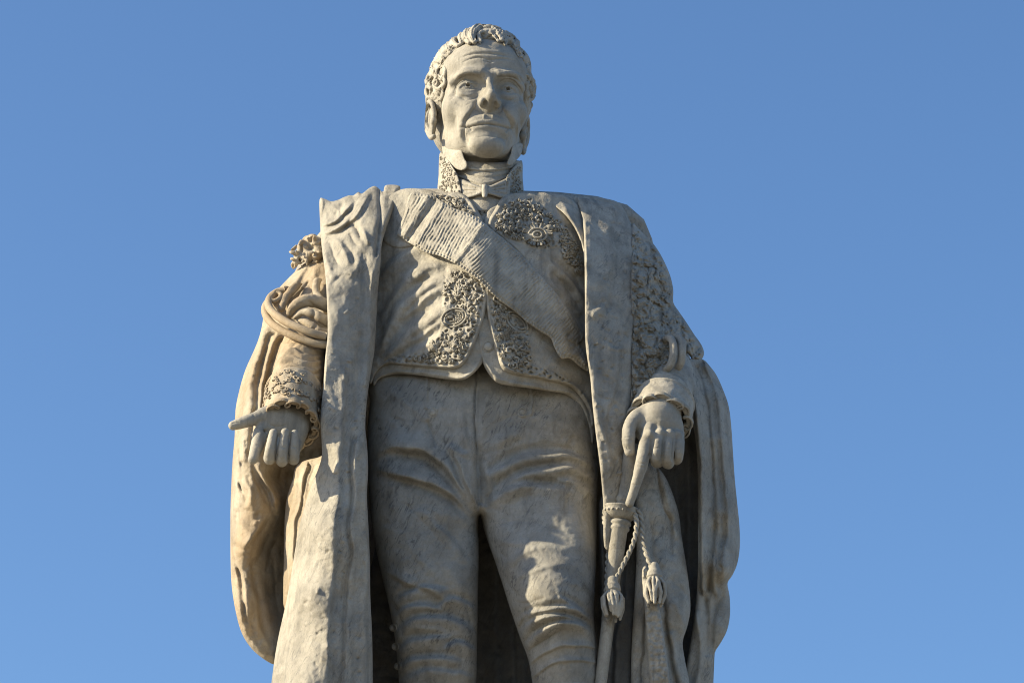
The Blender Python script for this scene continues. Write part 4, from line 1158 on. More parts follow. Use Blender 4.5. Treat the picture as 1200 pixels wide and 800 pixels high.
rl_f = [
    ([(372, 300), (350, 322), (330, 345), (318, 362)], 4, 4, 'r'), ([(378, 310), (360, 330), (348, 348)], 5, 4, 'r'),
    ([(362, 330), (352, 340), (345, 352)], 5, 9, 'v'), ([(366, 338), (372, 350), (380, 360)], 3, 3, 'r'), ([(358, 335), (368, 350)], 5, 6, 'v'),
    # long folds outside the arm
    ([(312, 388), (302, 420), (292, 460), (286, 500), (283, 540)], 5.5, 6, 'F', 0), ([(322, 396), (312, 430), (304, 466), (300, 500), (296, 530)], 5, 7, 'F', 0),
    ([(304, 396), (296, 425), (286, 460), (280, 500)], 4, 4, 'r', 0), ([(330, 402), (322, 430), (314, 460), (306, 492)], 4.5, 7, 'F', 0), ([(338, 404), (330, 425), (320, 448)], 4, 6, 'v', 0),
    ([(278, 470), (276, 520), (277, 580)], 3, 2.5, 'r'),
    # body of the hanging sleeve
    ([(300, 540), (312, 566), (322, 590), (330, 600)], 6, 8, 'F'), ([(296, 550), (304, 575), (316, 596)], 5, 5, 'v'),
    ([(276, 560), (284, 578), (290, 592)], 4, 5, 'v'), ([(284, 560), (292, 576), (290, 596)], 4, 4, 'r'), ([(279, 592), (281, 618), (283, 640)], 4, 5, 'v'),
    ([(283, 598), (284, 618), (283, 640)], 3.5, 4, 'r'), ([(286, 642), (294, 632), (300, 620), (310, 602)], 5, 6, 'F'), ([(278, 640), (282, 660), (288, 690), (290, 730)], 4.5, 5, 'F'),
    ([(300, 660), (308, 640), (318, 622)], 4, 5, 'v'), ([(312, 668), (318, 648), (326, 630)], 4, 4, 'v'), ([(292, 650), (296, 690), (302, 730), (312, 760)], 6, 4, 'f'),
    ([(274, 660), (278, 700), (290, 745), (310, 770)], 3.5, 3, 'r', 0), ([(305, 660), (310, 700), (318, 740)], 5, 3, 'r'), ([(320, 640), (322, 690), (326, 730)], 5, 3, 'v'),
]
for k in range(30):
    y_ = rr.uniform(420, 740); x_ = rr.uniform(275, 300)
    rl_f.append(([(x_, y_), (x_ + rr.uniform(-4, 6), y_ + rr.uniform(6, 14))], rr.uniform(1.8, 3.0), rr.uniform(1.2, 2.6), rr.choice(['v', 'r'])))
inflate('outer_robe', RL, RLD, M_GOLD, S, T=10, back=34, sth=1.2, cell=1.2, key='RL', strokes=rl_f, noise=1.0, wrp=3, smooth_outline=3, fn=crumple(43, .8, 10, 16))
inflate('inner_robe_fold', [(384, 534), (372, 536), (356, 540), (346, 548), (343, 562), (337, 580), (334, 600), (333, 640), (332, 690), (333, 712), (342, 712), (360, 640), (384, 570)],
        [(380, 540, -58), (350, 545, -36), (335, 600, -22), (350, 600, -46), (333, 700, -10), (350, 680, -44)], M_GOLD, S, T=5, back=16, cell=1.1, noise=.8, wrp=3,
        strokes=[([(348, 550), (342, 590), (338, 640), (336, 690)], 3, 3.5, 'F', 0), ([(360, 545), (352, 580), (346, 630), (342, 680)], 3.5, 4.5, 'f', 0), ([(368, 545), (362, 575), (352, 620)], 3, 3.5, 'v', 0), ([(344, 560), (352, 575), (348, 590)], 3, 3, 'v')])

# --- fur tuft on viewer-left shoulder
def fur_blob(v, pts, n, seed, r0, r1):
    r_ = np.random.default_rng(seed)
    for k in range(n):
        i = r_.integers(len(pts)); c = np.array(pts[i][0]) + r_.normal(0, 1, 3) * pts[i][1] * .45
        dr = r_.normal(0, 1, 3); dr[2] -= .8; dr /= np.linalg.norm(dr)
        sw = np.cross(dr, r_.normal(0, 1, 3)); sw /= np.linalg.norm(sw) + 1e-6
        q = [c + dr * t * 9 + sw * 3.2 * math.sin(t * 3) for t in np.linspace(0, 1, 5)]
        v.chain(q, np.array([.8, 1.1, 1.1, .9, .5]) * r_.uniform(r0, r1), 1.0)
v = Vol(P(360, 295, -10) - (32, 34, 36), P(360, 295, -10) + (34, 32, 36), 1.0)
fp = [(P(366, 282, -12), 9), (P(372, 286, -16), 9), (P(356, 290, -12), 9), (P(350, 299, -10), 6), (P(360, 300, -14), 8), (P(372, 298, -18), 8), (P(346, 305, -8), 3)]
for c, r_ in fp: v.ell(c, r_ * .9, 5)
fur_blob(v, fp, 90, 3, 1.7, 2.8)
for k in range(26):
    r_ = np.random.default_rng(k); c = fp[r_.integers(len(fp))][0] + (r_.normal() * 7, -9, r_.normal() * 8)
    v.chain([c, c + (r_.uniform(-3, 3), 0, -5)], 1.3, 1.2, 'd')
V, F = v.mesh(); mk('fur_tuft', V, F, M_GOLD, S)

# --- forearm, knotted cords and cuff, viewer's left
v = Vol(P(345, 430, -60) - (60, 66, 110), P(345, 430, -60) + (60, 90, 110), 1.3)
v.chain([P(357, 402, -36), P(349, 440, -66), P(342, 482, -98)], [25, 29, 31], 6)
v.chain([P(341, 488, -104), P(338, 520, -150)], [26, 34], 2, 'd')
V, F = v.mesh()
sl_f = [([(322, 402 + k * 8), (345, 396 + k * 8), (378, 402 + k * 8)], 3.2, 1.7 + .9 * (k % 2), 'f') for k in range(7)]
sl_f += [([(322, 455), (345, 446), (374, 456)], 2.0, 2.0, 'v', 0), ([(326, 432), (336, 415), (352, 406)], 4, 3, 'f')]
V = carve(V, F, sl_f, noise=.5, wrp=2.5); slv = mk('sleeve', V, F, M_GOLD, S)

# cuff: broad band with raised edge and ruffle
def frame(c, axis, up=(0, 0, 1.)):
    a_ = np.array(axis, float); a_ /= np.linalg.norm(a_)
    s_ = np.cross(a_, up); s_ /= np.linalg.norm(s_)
    u_ = np.cross(s_, a_)
    return np.array(c, float), a_, s_, u_
def cuff(name, c0, c1, r0, r1, rx, par, mat, ruf=3.0, nl=16, seed=1, open_r=.86):
    c0 = np.array(c0); c1 = np.array(c1); ax = c1 - c0; Lg = np.linalg.norm(ax)
    c_, a_, s_, u_ = frame(c1, ax)
    n = 96
    rows = [(0, r0 * .93), (.04, r0), (.1, r0 * 1.03), (.2, r0 * 1.0), (.5, (r0 + r1) / 2), (.86, r1), (.93, r1 * 1.035), (1.0, r1 * 1.0), (1.0, r1 * open_r), (.6, r1 * open_r * .96)]
    t = np.linspace(0, 2 * np.pi, n, endpoint=False)
    V = []
    fr = np.concatenate([np.linspace(rows[i][0], rows[i + 1][0], 5)[:-1] for i in range(len(rows) - 1)] + [[rows[-1][0]]])
    rd = np.concatenate([np.linspace(rows[i][1], rows[i + 1][1], 5)[:-1] for i in range(len(rows) - 1)] + [[rows[-1][1]]])
    for f_, r_ in zip(fr, rd):
        nz = .8 * fbm(np.cos(t) * 4 + seed, np.sin(t) * 4, f_ * 5, 3, seed) * (1 if .1 < f_ < .9 else .3)
        V.append(c0 + ax * f_ + ((r_ + nz) * np.cos(t))[:, None] * s_ * rx + ((r_ + nz) * np.sin(t))[:, None] * u_)
    V = np.concatenate(V); m = len(fr)
    i = np.arange(m - 1)[:, None]; j = np.arange(n)[None]; j2 = (j + 1) % n
    F = np.stack(np.broadcast_arrays(i * n + j, i * n + j2, (i + 1) * n + j2, (i + 1) * n + j), -1).reshape(-1, 4)
    N_ = vnormals(V, F)
    mid = V.mean(0)
    if ((V[:n * 4] - mid) * N_[:n * 4]).sum() < 0: F = F[:, ::-1]
    o = mk(name, V, F, mat, par)
    # looping ruffle
    tt = np.linspace(0, 2 * np.pi, nl * 14, endpoint=False)
    ph = tt * nl
    rr_ = r1 * .93 + ruf * .85 * np.cos(ph + .3 * np.sin(tt * 5 + seed))
    tq = tt + (ruf * 1.05 / r1) * np.sin(ph) * (1 + .2 * np.sin(tt * 4 + seed))
    along = 1.5 + 1.4 * np.sin(ph * .5 + seed)
    V = c1 + (rr_ * np.cos(tq))[:, None] * s_ * rx + (rr_ * np.sin(tq))[:, None] * u_ + along[:, None] * a_
    b = Bag()
    for dz in (0, 1, 2):
        b.tube(V - a_ * 1.5 * dz, 1.15, 6, True)
    b.build('cuff_ruffle', mat, o)
    return o
cu = cuff('cuff', P(345, 456, -84), P(340, 497, -112), 35, 34, .92, S, M_GOLD, ruf=5.6, nl=14, seed=2)
# raised embroidery on the cuff
b = Bag()
r_ = np.random.default_rng(77)
c0, c1 = P(345, 456, -84), P(340, 497, -112); ax = c1 - c0
c_, a_, s_, u_ = frame(c0, ax)
for k in range(130):
    t = r_.uniform(0, 2 * math.pi); f_ = r_.uniform(.12, .84)
    dirv = math.cos(t) * s_ * .92 + math.sin(t) * u_
    if dirv[1] > .3: continue
    pt = c0 + ax * f_ + dirv * 35.4
    tg = np.cross(dirv, a_); q = []
    a0 = r_.uniform(0, 6.28); h_ = r_.choice((-1, 1)); R_ = r_.uniform(2.4, 4.2)
    for z in np.linspace(0, 1, 6):
        an = a0 + h_ * z * 4.5
        q.append(pt + tg * R_ * (1 - .7 * z) * math.cos(an) + a_ * R_ * (1 - .7 * z) * math.sin(an))
    b.tube(np.array(q), 1.1, 5)
b.build('embroidery', M_GOLD, cu)['kind'] = 'stuff'

def twisted(b, pts, r):
    q = spline(pts, 10); c = P(q[:, 0], q[:, 1], q[:, 2])
    L_ = np.concatenate([[0], np.cumsum(np.linalg.norm(np.diff(c, axis=0), axis=1))])
    n = int(L_[-1] / 1.6); t = np.linspace(0, L_[-1], n)
    c = np.stack([np.interp(t, L_, c[:, k]) for k in range(3)], 1)
    for ph in (0, np.pi):
        a_ = t / (r * 3.2) * 2 * np.pi / 1.6 + ph
        b.tube(c + r * .48 * np.stack([np.cos(a_), np.sin(a_), np.zeros(n)], 1), r * .62, 7)
# cords and knotted cloth round the arm
b = Bag()
def cord(b, pts, r, n=6, twist=True):
    q = spline(pts, n)
    c = P(q[:, 0], q[:, 1], q[:, 2])
    b.tube(c, r, 10)
cord(b, [(334, 340, -34), (324, 343, -34), (316, 350, -42), (315, 359, -56), (322, 368, -72), (335, 377, -84), (350, 384, -90), (366, 390, -92), (382, 394, -88)], 4.8)
cord(b, [(318, 350, -20), (311, 359, -34), (312, 370, -52), (320, 380, -68), (334, 389, -78), (350, 396, -84), (368, 402, -86), (384, 404, -84)], 4.6)
cord(b, [(322, 343, -38), (317, 349, -44), (320, 353, -48), (327, 350, -46), (329, 345, -40), (323, 342, -38)], 2.8)
b.build('cord', M_GOLD, S)
v = Vol(P(360, 372, -60) - (46, 46, 60), P(360, 372, -60) + (40, 50, 56), 1.1)
K = lambda pts, r, k=3, op='u': v.chain([P(*p) for p in pts], r, k, op, 3)
K([(338, 372, -60), (342, 362, -68), (352, 354, -72), (366, 352, -72), (384, 358, -66)], [3, 5, 7, 7.5, 7])
K([(346, 372, -66), (354, 366, -72), (364, 366, -76), (376, 372, -76), (386, 378, -70)], [2.5, 4, 5.5, 6, 6])
K([(352, 376, -66), (362, 380, -74), (372, 388, -76), (386, 392, -70)], [3, 5, 6, 6])
K([(384, 304, -30), (376, 320, -40), (370, 336, -50), (374, 350, -60), (384, 360, -62)], [5, 5, 4.5, 5, 6])
K([(372, 306, -24), (358, 322, -28), (344, 338, -34), (334, 350, -42), (330, 362, -50)], [4, 4.5, 5, 5, 4])
K([(362, 312, -20), (344, 328, -20), (328, 344, -24)], [3, 4, 4])
for q in ([(346, 368, -76), (354, 361, -80), (366, 359, -82)], [(362, 374, -82), (372, 379, -84), (382, 384, -82)]):
    K(q, [.8, 2.0, .8], 3, 'd')
V, F = v.mesh(); V = carve(V, F, [([(362, 352), (368, 362), (366, 376)], 3, 3, 'v'), ([(372, 378), (366, 388), (372, 398)], 3, 3, 'v')], .6); mk('knotted_cloth', V, F, M_GOLD, S)

# --- open hand, viewer's left
v = Vol(P(312, 510, -118) - (54, 44, 52), P(312, 510, -118) + (50, 56, 50), .85)
C = lambda pts, r, k=3, op='u', n=0: v.chain([P(*p) for p in pts], r, k, op, n)
C([(346, 490, -98), (336, 494, -108)], [22, 20], 6)
v.ell(P(334, 500, -112), (26, 14, 21), 8)
v.ell(P(322, 496, -116), (18, 12, 15), 8)
v.ell(P(345, 510, -108), (12, 11, 22), 8)
v.ell(P(332, 524, -110), (18, 9, 14), 6)
C([(330, 487, -114), (314, 486, -121), (300, 490, -126), (286, 494.5, -129), (273, 498.5, -131)], [12.5, 10.5, 7.6, 6.9, 5.2], 5, n=3)
C([(318, 500, -116), (307, 504, -122), (302, 520, -128), (296.5, 538, -134)], [10, 8.4, 7.6, 5.6], 4, n=3)
C([(324, 514, -114), (317, 530, -126), (316, 537, -136), (317, 526, -145), (320.5, 507, -148)], [7.4, 7.0, 6.9, 6.3, 4.8], 1.0, n=3)
C([(335, 516, -114), (331, 532, -126), (330.5, 540, -135), (331, 528, -144), (334, 506, -147)], [7.2, 6.9, 6.7, 6.0, 4.6], 1.0, n=3)
C([(346, 516, -112), (344.5, 530, -123), (344, 538, -132), (344, 527, -140), (345.5, 508, -143)], [7.0, 6.6, 6.3, 5.7, 4.4], 1.0, n=3)
C([(300, 500, -124), (308, 506, -127), (318, 503, -130)], [1, 2, 1], 3, 'd')
V, F = v.mesh()
V = carve(V, F, [([(326, 508), (324, 522), (323.5, 540)], 1.1, 3.0, 'v'), ([(339.5, 508), (338, 522), (337.5, 541)], 1.1, 3.0, 'v'), ([(312, 494), (322, 500), (338, 498)], 2, 1.2, 'v'), ([(271, 496.5), (276, 494.5), (281, 495)], .8, 1.0, 'v'), ([(296, 484), (298, 490), (297, 496)], 1.2, .8, 'v'), ([(318, 524), (323, 524)], .8, .8, 'v'), ([(329, 524), (335, 524)], .8, .8, 'v'), ([(342, 524), (347, 524)], .8, .8, 'v'), ([(299, 520), (305, 522)], .8, .8, 'v')], .25)
mk('hand', V, F, M_SKIN, S)

# ------------------------------------------------------------------ viewer's right side
# shoulder of the robe
SR = [(604, 229), (612, 226), (640, 226.5), (680, 229.5), (705, 232), (722, 236), (730, 243), (736, 254), (744, 272), (750, 290), (748, 330), (720, 350), (690, 340), (685, 310), (683, 292), (676, 272), (664, 254), (650, 242), (630, 234)]
SRD = [(612, 228, -22), (640, 228, -26), (680, 231, -16), (722, 237, -6), (650, 240, -50), (664, 252, -60), (684, 290, -74), (690, 262, -44), (720, 262, -28), (746, 275, -10), (745, 330, -40), (690, 335, -84)]
inflate('robe_shoulder', SR, SRD, M_ROBE, S, T=5, back=60, cell=1.1, noise=.6, wrp=2, key='SR',
        strokes=[([(672, 231), (682, 246), (688, 264), (690, 290), (688, 320)], 3.2, 6, 'v', 0), ([(640, 231), (655, 238), (668, 252), (678, 272), (684, 296)], 3, 3, 'r', 0),
                 ([(684, 231), (696, 236), (716, 238)], 3, 2.5, 'v'), ([(712, 236), (728, 248), (742, 274)], 4, 3.5, 'f'), ([(720, 240), (730, 256)], 3, 3, 'v'), ([(650, 232), (665, 240), (676, 256)], 3, 1.8, 'r')])
RR = [(676, 232), (686, 232), (704, 236), (722, 240), (731, 250), (738, 262), (743, 274), (743, 300), (743.5, 350), (743, 400), (742, 440), (740, 465), (737, 482), (733, 500), (731, 530), (731, 560), (726, 580), (722, 600), (718, 640), (708, 640), (707, 592), (705, 565), (703, 545), (700, 522), (697, 498), (694, 470), (692, 445), (689, 425), (686, 400), (685.5, 350), (685, 300), (684, 270), (681, 250)]
RRD = [(678, 234, -28), (720, 240, -14), (685, 262, -62), (742, 275, -30), (685, 300, -94), (715, 300, -72), (743, 300, -50), (686, 350, -110), (715, 350, -94), (743, 350, -74), (686, 400, -116), (715, 400, -104), (743, 400, -86), (692, 450, -120), (718, 450, -108), (741, 460, -94), (698, 500, -122), (733, 500, -102), (705, 560, -114), (731, 560, -100), (708, 640, -90), (718, 640, -86)]
rr_f = [([(687, 262), (687, 330), (688, 400), (691, 430)], 1.4, 1.6, 'r', 0), ([(741, 280), (741, 360), (740, 440)], 1.5, 1.6, 'r', 0),
        ([(718, 246), (717, 290), (715, 330), (713, 355)], 6, 3.0, 'f', 0), ([(716, 320), (717, 350), (722, 370)], 4, 3, 'v'), ([(700, 250), (697, 290), (695, 330)], 5, 2, 'v'),
        ([(698, 362), (706, 356), (714, 352)], 3, 3.5, 'v'), ([(696, 372), (702, 364), (712, 360)], 4, 4, 'r'), ([(694, 388), (696, 410), (700, 430)], 4, 2.5, 'v'),
        ([(712, 405), (722, 409), (732, 408)], 2.2, 2.6, 'r'), ([(716, 372), (714, 400), (712, 440)], 5, 2.5, 'r'), ([(730, 300), (732, 340), (730, 380)], 5, 2, 'v'),
        ([(724, 410), (722, 440), (716, 480)], 5, 2.5, 'f'), ([(706, 430), (706, 470), (710, 510)], 5, 3, 'v'), ([(700, 480), (710, 520), (716, 560)], 4, 3, 'r'),
        ([(720, 470), (714, 500), (716, 540)], 4, 3, 'v'), ([(734, 300), (738, 306)], 2, 2.5, 'v'), ([(733, 390), (738, 396)], 2.4, 2.5, 'v'), ([(691, 300), (696, 306)], 2, 2, 'v')]
for k in range(64):
    y_ = rr.uniform(260, 560); x_ = rr.uniform(692, 736)
    rr_f.append(([(x_, y_), (x_ + rr.uniform(-6, 6), y_ + rr.uniform(-5, 6))], rr.uniform(1.5, 2.8), rr.uniform(1.4, 3.0), rr.choice(['v', 'v', 'r'])))
inflate('robe_facing', RR, RRD, M_ROBE, S, T=6, back=60, sth=1.0, cell=1.1, key='RR', strokes=rr_f, noise=.8, wrp=2.5, smooth_outline=3, fn=crumple(51, .5, 10, 18))

# fur cape
FC = [(740, 268), (748, 268), (757, 277), (766, 286), (774, 298), (781, 312), (786, 325), (789, 340), (789, 354), (795, 364), (804, 377), (813, 391), (822, 404), (825, 414), (821, 422), (812, 422), (806, 414), (800, 418), (794, 430), (786, 434), (776, 436), (766, 446), (756, 462), (748, 480), (742, 506), (736, 508), (737, 480), (739, 440), (739, 350)]
def fur_fn(X, Y, sd):
    wx = X + 3 * vnoise(X / 9, Y / 9, 0, 61); wy = Y + 3 * vnoise(X / 9, Y / 9, 0, 62)
    f1, f2 = cells(wx / 8.5, wy / 9.5, 5)
    g1, g2 = cells(wx / 3.6, wy / 4.2, 9)
    return 14.0 * (1 - np.clip(f1, 0, 1) ** 1.4) - 7 + 4.6 * (g2 - g1) + 1.5 * np.sin(f1 * 14 + X / 5)
inflate('fur_cape', FC, [(742, 275, -30), (757, 280, -14), (786, 330, -8), (765, 320, -40), (742, 330, -72), (765, 370, -58), (789, 354, -12), (742, 400, -84), (770, 410, -76), (795, 395, -36), (823, 412, -4), (805, 405, -28), (742, 470, -92), (760, 450, -84), (785, 430, -66), (740, 505, -98)],
        M_ROBE, S, T=9, back=50, cell=1.0, fn=fur_fn, noise=.8, key='FC', smooth_outline=4)

# outer cloak, its lining with the gap's shade in its colour, the inner fall of cloth
OC = [(800, 424), (812, 420), (824, 421), (832, 429), (840, 440), (848, 458), (854, 476), (857, 500), (859, 530), (861, 560), (864, 590), (866.5, 615), (867, 640), (864, 660), (858, 674), (852.5, 683), (855, 698), (855.5, 720), (852, 738), (845, 752), (837, 766), (835, 790), (835, 850), (836, 1010), (780, 1010), (782, 850), (800, 800), (806, 770), (812, 735), (816, 700), (818, 660), (818, 620), (818, 560), (815, 515), (808, 480), (802, 455)]
OCD = [(802, 425, -44), (824, 422, -16), (840, 445, -4), (812, 460, -50), (830, 460, -36), (815, 515, -52), (828, 515, -56), (843, 515, -40), (858, 515, 0), (818, 600, -44), (830, 600, -46), (846, 600, -46), (865, 610, 0), (818, 680, -30), (832, 680, -26), (846, 670, -44), (864, 660, -6), (853, 684, -8), (812, 740, -20), (835, 730, -20), (855, 710, -4), (837, 770, -10), (800, 820, -20), (835, 820, -6), (790, 1010, -20), (836, 1010, 0)]
oc_f = [([(806, 436), (814, 470), (820, 520), (822, 580), (823, 640), (822, 690)], 4.5, 8, 'F', 0), ([(816, 430), (828, 470), (834, 520), (836, 580), (836, 640), (830, 690)], 4.5, 8, 'v', 0),
        ([(826, 428), (840, 462), (847, 510), (850, 570), (852, 620), (848, 660)], 6, 5, 'F', 0), ([(832, 432), (846, 466), (852, 510)], 3, 4, 'v', 0),
        ([(850, 690), (840, 712), (834, 740), (832, 770)], 5, 6, 'v'), ([(846, 700), (838, 690), (836, 670)], 4, 4, 'r'), ([(824, 690), (830, 720), (828, 770)], 5, 6, 'v'), ([(815, 720), (820, 760), (815, 820)], 4, 5, 'r', 0),
        ([(838, 640), (842, 668), (838, 690)], 5, 3, 'v')]
inflate('outer_robe', OC, OCD, M_ROBE, S, T=8, back=40, sth=1.4, cell=1.2, key='OC', strokes=oc_f, noise=.9, wrp=1.6, smooth_outline=3, fn=crumple(53, .5, 12, 22))
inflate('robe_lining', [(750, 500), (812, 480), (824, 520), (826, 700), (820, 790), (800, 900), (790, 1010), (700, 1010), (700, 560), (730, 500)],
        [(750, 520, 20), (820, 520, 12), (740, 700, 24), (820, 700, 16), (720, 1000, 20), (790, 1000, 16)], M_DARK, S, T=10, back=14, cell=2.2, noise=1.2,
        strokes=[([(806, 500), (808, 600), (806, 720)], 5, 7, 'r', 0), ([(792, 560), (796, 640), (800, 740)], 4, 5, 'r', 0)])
IN = [(742, 540), (756, 541), (768, 545), (778, 556), (785, 570), (791, 586), (796, 605), (799, 630), (804, 660), (808, 690), (809, 715), (805, 735), (800, 752), (803, 775), (808, 800), (812, 850), (812, 1010), (735, 1010), (738, 850), (740, 760), (744, 690), (746, 640), (744, 590)]
IND = [(745, 550, -76), (770, 552, -66), (748, 600, -82), (775, 600, -74), (795, 610, -48), (748, 660, -80), (775, 660, -82), (803, 660, -52), (748, 720, -70), (780, 720, -78), (808, 710, -52), (800, 752, -50), (745, 800, -60), (775, 800, -70), (806, 800, -46), (740, 1010, -50), (810, 1010, -40)]
in_f = [([(768, 548), (776, 580), (782, 610), (790, 650)], 3.5, 5, 'v', 0), ([(776, 560), (786, 590), (790, 620)], 3.5, 3, 'r'), ([(756, 575), (764, 572), (774, 574)], 2, 2, 'v'),
        ([(762, 600), (766, 640), (776, 680)], 6, 4, 'v'), ([(775, 610), (782, 640), (788, 655)], 4, 3, 'v'), ([(784, 618), (792, 622), (796, 632)], 4, 3, 'r'), ([(784, 680), (796, 690), (806, 704)], 5, 2.5, 'v'),
        ([(776, 700), (782, 740), (792, 790), (798, 840)], 4, 8, 'v', 0), ([(788, 700), (800, 730), (796, 750)], 5, 3, 'r'), ([(786, 745), (794, 775), (804, 810)], 5, 4, 'r', 0), ([(757, 700), (756, 760), (752, 830)], 3, 5, 'v', 0)]
inflate('inner_robe', IN, IND, M_ROBE, S, T=7, back=30, sth=1.4, cell=1.1, key='IN', strokes=in_f, noise=.9, wrp=3, smooth_outline=3, fn=crumple(55, .6, 12, 16))
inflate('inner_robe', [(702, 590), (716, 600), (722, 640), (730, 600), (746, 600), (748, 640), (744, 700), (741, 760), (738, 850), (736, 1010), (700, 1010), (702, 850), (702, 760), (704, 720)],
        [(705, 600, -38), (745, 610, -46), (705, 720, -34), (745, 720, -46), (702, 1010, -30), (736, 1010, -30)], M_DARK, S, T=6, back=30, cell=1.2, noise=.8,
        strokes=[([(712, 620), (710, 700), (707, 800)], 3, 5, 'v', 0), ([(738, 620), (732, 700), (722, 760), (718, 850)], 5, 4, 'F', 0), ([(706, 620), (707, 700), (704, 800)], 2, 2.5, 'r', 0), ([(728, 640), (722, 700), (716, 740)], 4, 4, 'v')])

# sleeve and cuff, viewer's right
v = Vol(P(778, 455, -60) - (50, 66, 80), P(778, 455, -60) + (56, 90, 80), 1.3)
v.chain([P(786, 436, -30), P(782, 452, -50), P(777, 478, -84)], [26, 31, 31], 6)
v.chain([P(775, 486, -92), P(772, 520, -140)], [27, 33], 2, 'd')
V, F = v.mesh()
V = carve(V, F, [([(752, 446 + k * 7), (776, 437 + k * 7), (806, 450 + k * 9)], 2.6, 1.4 + .8 * (k % 2), 'f') for k in range(5)] + [([(758, 452), (775, 445), (800, 456)], 1.6, 1.8, 'v')], .5, 2.5)
mk('sleeve', V, F, M_BODY, S)
cu2 = cuff('cuff', P(778, 470, -78), P(773, 492, -96), 34.5, 34.5, 1.02, S, M_BODY, ruf=5.6, nl=13, seed=5)
b = Bag()
cord(b, [(776, 410, -40), (777, 401, -60), (783, 396, -76), (788, 400, -86), (789, 412, -92), (787, 424, -92), (782, 432, -88), (775, 437, -72), (770, 440, -50)], 4.4)
cord(b, [(784, 408, -36), (786, 399, -56), (792, 395, -70), (798, 400, -80), (799, 412, -86), (798, 424, -84), (793, 432, -78), (787, 438, -64), (782, 440, -44)], 4.8)
b.build('cord', M_ROBE, S)

# --- hand resting on the hilt, viewer's right
v = Vol(P(768, 525, -118) - (50, 44, 90), P(768, 525, -118) + (48, 60, 66), .85)
C([(776, 478, -96), (772, 492, -106)], [24, 24], 6)
v.ell(P(768, 500, -111), (24, 12, 22), 8)
v.ell(P(781, 502, -108), (19, 13, 18), 8)
v.ell(P(760, 507, -114), (12, 10, 14), 5)
C([(758, 484, -110), (746, 490, -116), (738, 500, -122), (736.5, 514, -124), (738, 529, -120)], [10, 9.6, 7.6, 7.6, 6.0], 3.5, n=3)
C([(761, 504, -120), (756, 522, -129), (752, 543, -130), (745.5, 566, -124), (738, 589, -117)], [8.6, 7.2, 7.3, 5.6, 4.9], 1.8, n=3)
C([(773, 504, -118), (770.5, 522, -129), (769, 536, -128), (770, 541, -114), (774, 536, -102)], [8.4, 7.6, 7.2, 7, 6], .9, n=3)
C([(784, 505, -115), (783, 523, -126), (782, 537, -125), (783, 542, -112), (785, 536, -100)], [8.2, 7.4, 7.0, 7, 6], .9, n=3)
C([(794, 507, -108), (795, 522, -118), (794, 534, -117), (793, 538, -105), (793, 534, -95)], [7.8, 6.9, 6.5, 6.2, 5.5], .9, n=3)
for kx, ky, kd_ in ((762, 508, -132), (774, 506, -130), (785, 507, -127), (794, 508, -120)):
    v.ell(P(kx, ky, kd_), (4, 3.5, 4), 5)
V, F = v.mesh()
V = carve(V, F, [([(767, 512), (764, 524), (760, 540)], 1.2, 3.5, 'v'), ([(778, 512), (777, 524), (776, 542)], 1.2, 3.5, 'v'), ([(789, 512), (789, 524), (788, 541)], 1.2, 3.2, 'v'),
                 ([(752, 500), (750, 508), (749, 516)], 2.0, 3, 'v'), ([(764, 494), (762, 504), (764, 512)], 3, .9, 'r'), ([(774, 490), (774, 500)], 3, .9, 'r'), ([(784, 492), (785, 502)], 3, .9, 'r'),
                 ([(747, 540), (753, 543), (759, 542)], .9, 1.2, 'v'), ([(746, 545), (752, 547), (757, 546)], .9, 1.0, 'v'), ([(741, 566), (745, 568), (749, 567)], .9, 1.0, 'v'), ([(765, 524), (773, 524)], .9, 1.0, 'v'), ([(778, 525), (787, 525)], .9, 1.0, 'v'), ([(790, 524), (798, 523)], .9, 1.0, 'v'), ([(731, 512), (741, 512)], .9, 1.0, 'v'), ([(734, 522), (736, 526), (740, 525)], .8, 1.0, 'v'), ([(738, 514), (743, 515)], 1.2, .8, 'v')], .25)
mk('hand', V, F, M_SKIN, S)

# --- sword: grip, guard, scabbard
hilt = bpy.data.objects.new('sword', None)
def lathe(bag, c, ax, prof, n=28, sq=1.0):
    c_, a_, s_, u_ = frame(c, ax)
    t = np.linspace(0, 2 * np.pi, n, endpoint=False)
    V = np.concatenate([c_ + a_ * z + (r * np.cos(t))[:, None] * s_ + (r * sq * np.sin(t))[:, None] * u_ for z, r in prof])
    m = len(prof); i = np.arange(m - 1)[:, None]; j = np.arange(n)[None]; j2 = (j + 1) % n
    F = np.stack(np.broadcast_arrays(i * n + j, i * n + j2, (i + 1) * n + j2, (i + 1) * n + j), -1).reshape(-1, 4)
    bag.add(V, F)
b = Bag()
top, gd, bot = P(741, 520, -104), P(728, 598, -92), P(716, 700, -80)
ax1 = gd - top
lathe(b, top, ax1, [(0, .1), (0.5, 8), (20, 8.4), (45, 7.8), (60, 7.4), (62, 9), (66, 10), (69, 8), (72, 10.5), (76, 11), (79, 8), (85, 7), (85.2, .1)])
grip = b.build('sword_grip', M_BODY, S)
b = Bag()
Lr = np.linalg.norm(ax1)
gc = P(728, 594, -92)
lathe(b, gc, bot - gd, [(0, .1), (.2, 20.5), (1.5, 21.5), (3, 20), (5, 20.5), (9, 19.5), (13, 15), (15, 12), (15.2, .1)], 36, .9)
for k in range(20):
    t = k / 20 * 2 * math.pi
    c_, a_, s_, u_ = frame(gc, bot - gd)
    b.blob(c_ + a_ * 7 + s_ * 20 * math.cos(t) + u_ * 18 * math.sin(t), (1.6, 1.6, 1.6), None, 6, 4)
b.build('sword_guard', M_BODY, grip)
b = Bag()
c0 = P(727, 608, -90)
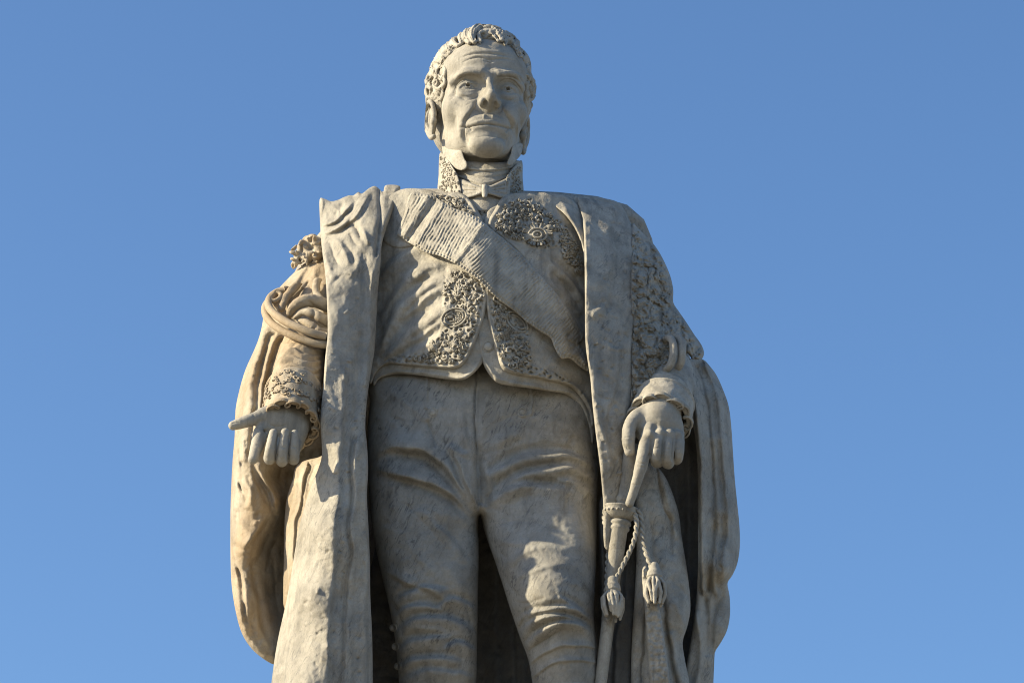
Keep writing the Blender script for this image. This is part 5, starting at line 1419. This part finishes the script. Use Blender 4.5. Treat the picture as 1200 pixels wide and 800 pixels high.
lathe(b, c0, bot - c0, [(0, .1), (.2, 9), (3, 12.5), (6, 12.8), (8, 10.5), (10, 11.5), (12, 11.5), (14, 9.6), (60, 8.2), (110, 7.4), (230, 6.4), (330, 5), (331, .1)])
b.build('scabbard', M_BODY, S)

# --- cords with tassels, pearl-edged strip
def tassel(px, py, d, hgt, wd, name_parent):
    v = Vol(P(px, py, d) - (wd + 8, wd + 8, hgt + 10), P(px, py, d) + (wd + 8, wd + 8, 22), .9)
    c = P(px, py, d)
    v.ell(c + (0, 0, 0), (wd * .62, wd * .62, 7), 0)
    v.ell(c + (0, 0, 8), (wd * .42, wd * .42, 6), 3)
    v.chain([c + (wd * .55 * math.cos(t), wd * .55 * math.sin(t), -3) for t in np.linspace(0, 2 * math.pi, 16)], 1.8, 1)
    r_ = np.random.default_rng(int(px))
    for k in range(17):
        t = k / 17 * 2 * math.pi
        dx, dy = math.cos(t), math.sin(t)
        tw = r_.uniform(-.3, .3)
        v.chain([c + (wd * .4 * dx, wd * .4 * dy, -4), c + (wd * .85 * math.cos(t + tw), wd * .85 * math.sin(t + tw), -hgt * .35), c + (wd * .85 * math.cos(t + tw * 2), wd * .85 * math.sin(t + tw * 2), -hgt * .68), c + (wd * .6 * math.cos(t + tw * 2), wd * .6 * math.sin(t + tw * 2), -hgt * r_.uniform(.82, 1.02))], [1.5, 1.9, 2.0, 1.7], .3)
    v.ell(c + (0, 0, -hgt * .42), (wd * .55, wd * .55, hgt * .38), .5)
    V, F = v.mesh()
    return mk('tassel', V, F, M_BODY, name_parent)
b = Bag(); twisted(b, [(742, 598, -98), (746, 610, -102), (744, 630, -100), (737, 648, -98), (730, 662, -98), (723, 676, -98), (720, 684, -98)], 2.9)
c1_ = b.build('hanging_cord', M_BODY, S)
tassel(718, 688, -98, 36, 14, c1_)
b = Bag(); twisted(b, [(746, 596, -96), (751, 606, -96), (753, 626, -98), (757, 646, -100), (762, 660, -100), (765, 668, -100)], 3.2)
c2_ = b.build('hanging_cord', M_BODY, S)
tassel(767, 672, -100, 36, 13.5, c2_)
b = Bag(); twisted(b, [(709, 600, -70), (709, 612, -76), (714, 622, -78), (713, 650, -78), (711, 690, -78), (708, 740, -76), (706, 860, -70)], 3.2)
b.build('hanging_cord', M_BODY, S)
strip = [(752, 668), (760, 666), (770, 700), (776, 730), (780, 760), (785, 800), (788, 860), (765, 860), (762, 800), (758, 750), (755, 710)]
def strip_fn(X, Y, sd):
    f1, f2 = cells(X / 6.5 + .3 * vnoise(X / 8, Y / 8, 0, 2), Y / 6.5, 17)
    return 5 * (1 - f1) - 2
inflate('fringed_border', strip, [(755, 670, -92), (775, 740, -90), (760, 760, -86), (785, 850, -80)], M_ROBE, S, T=4, back=10, cell=.9, fn=strip_fn, noise=.4)
bpy.data.objects.remove(hilt)
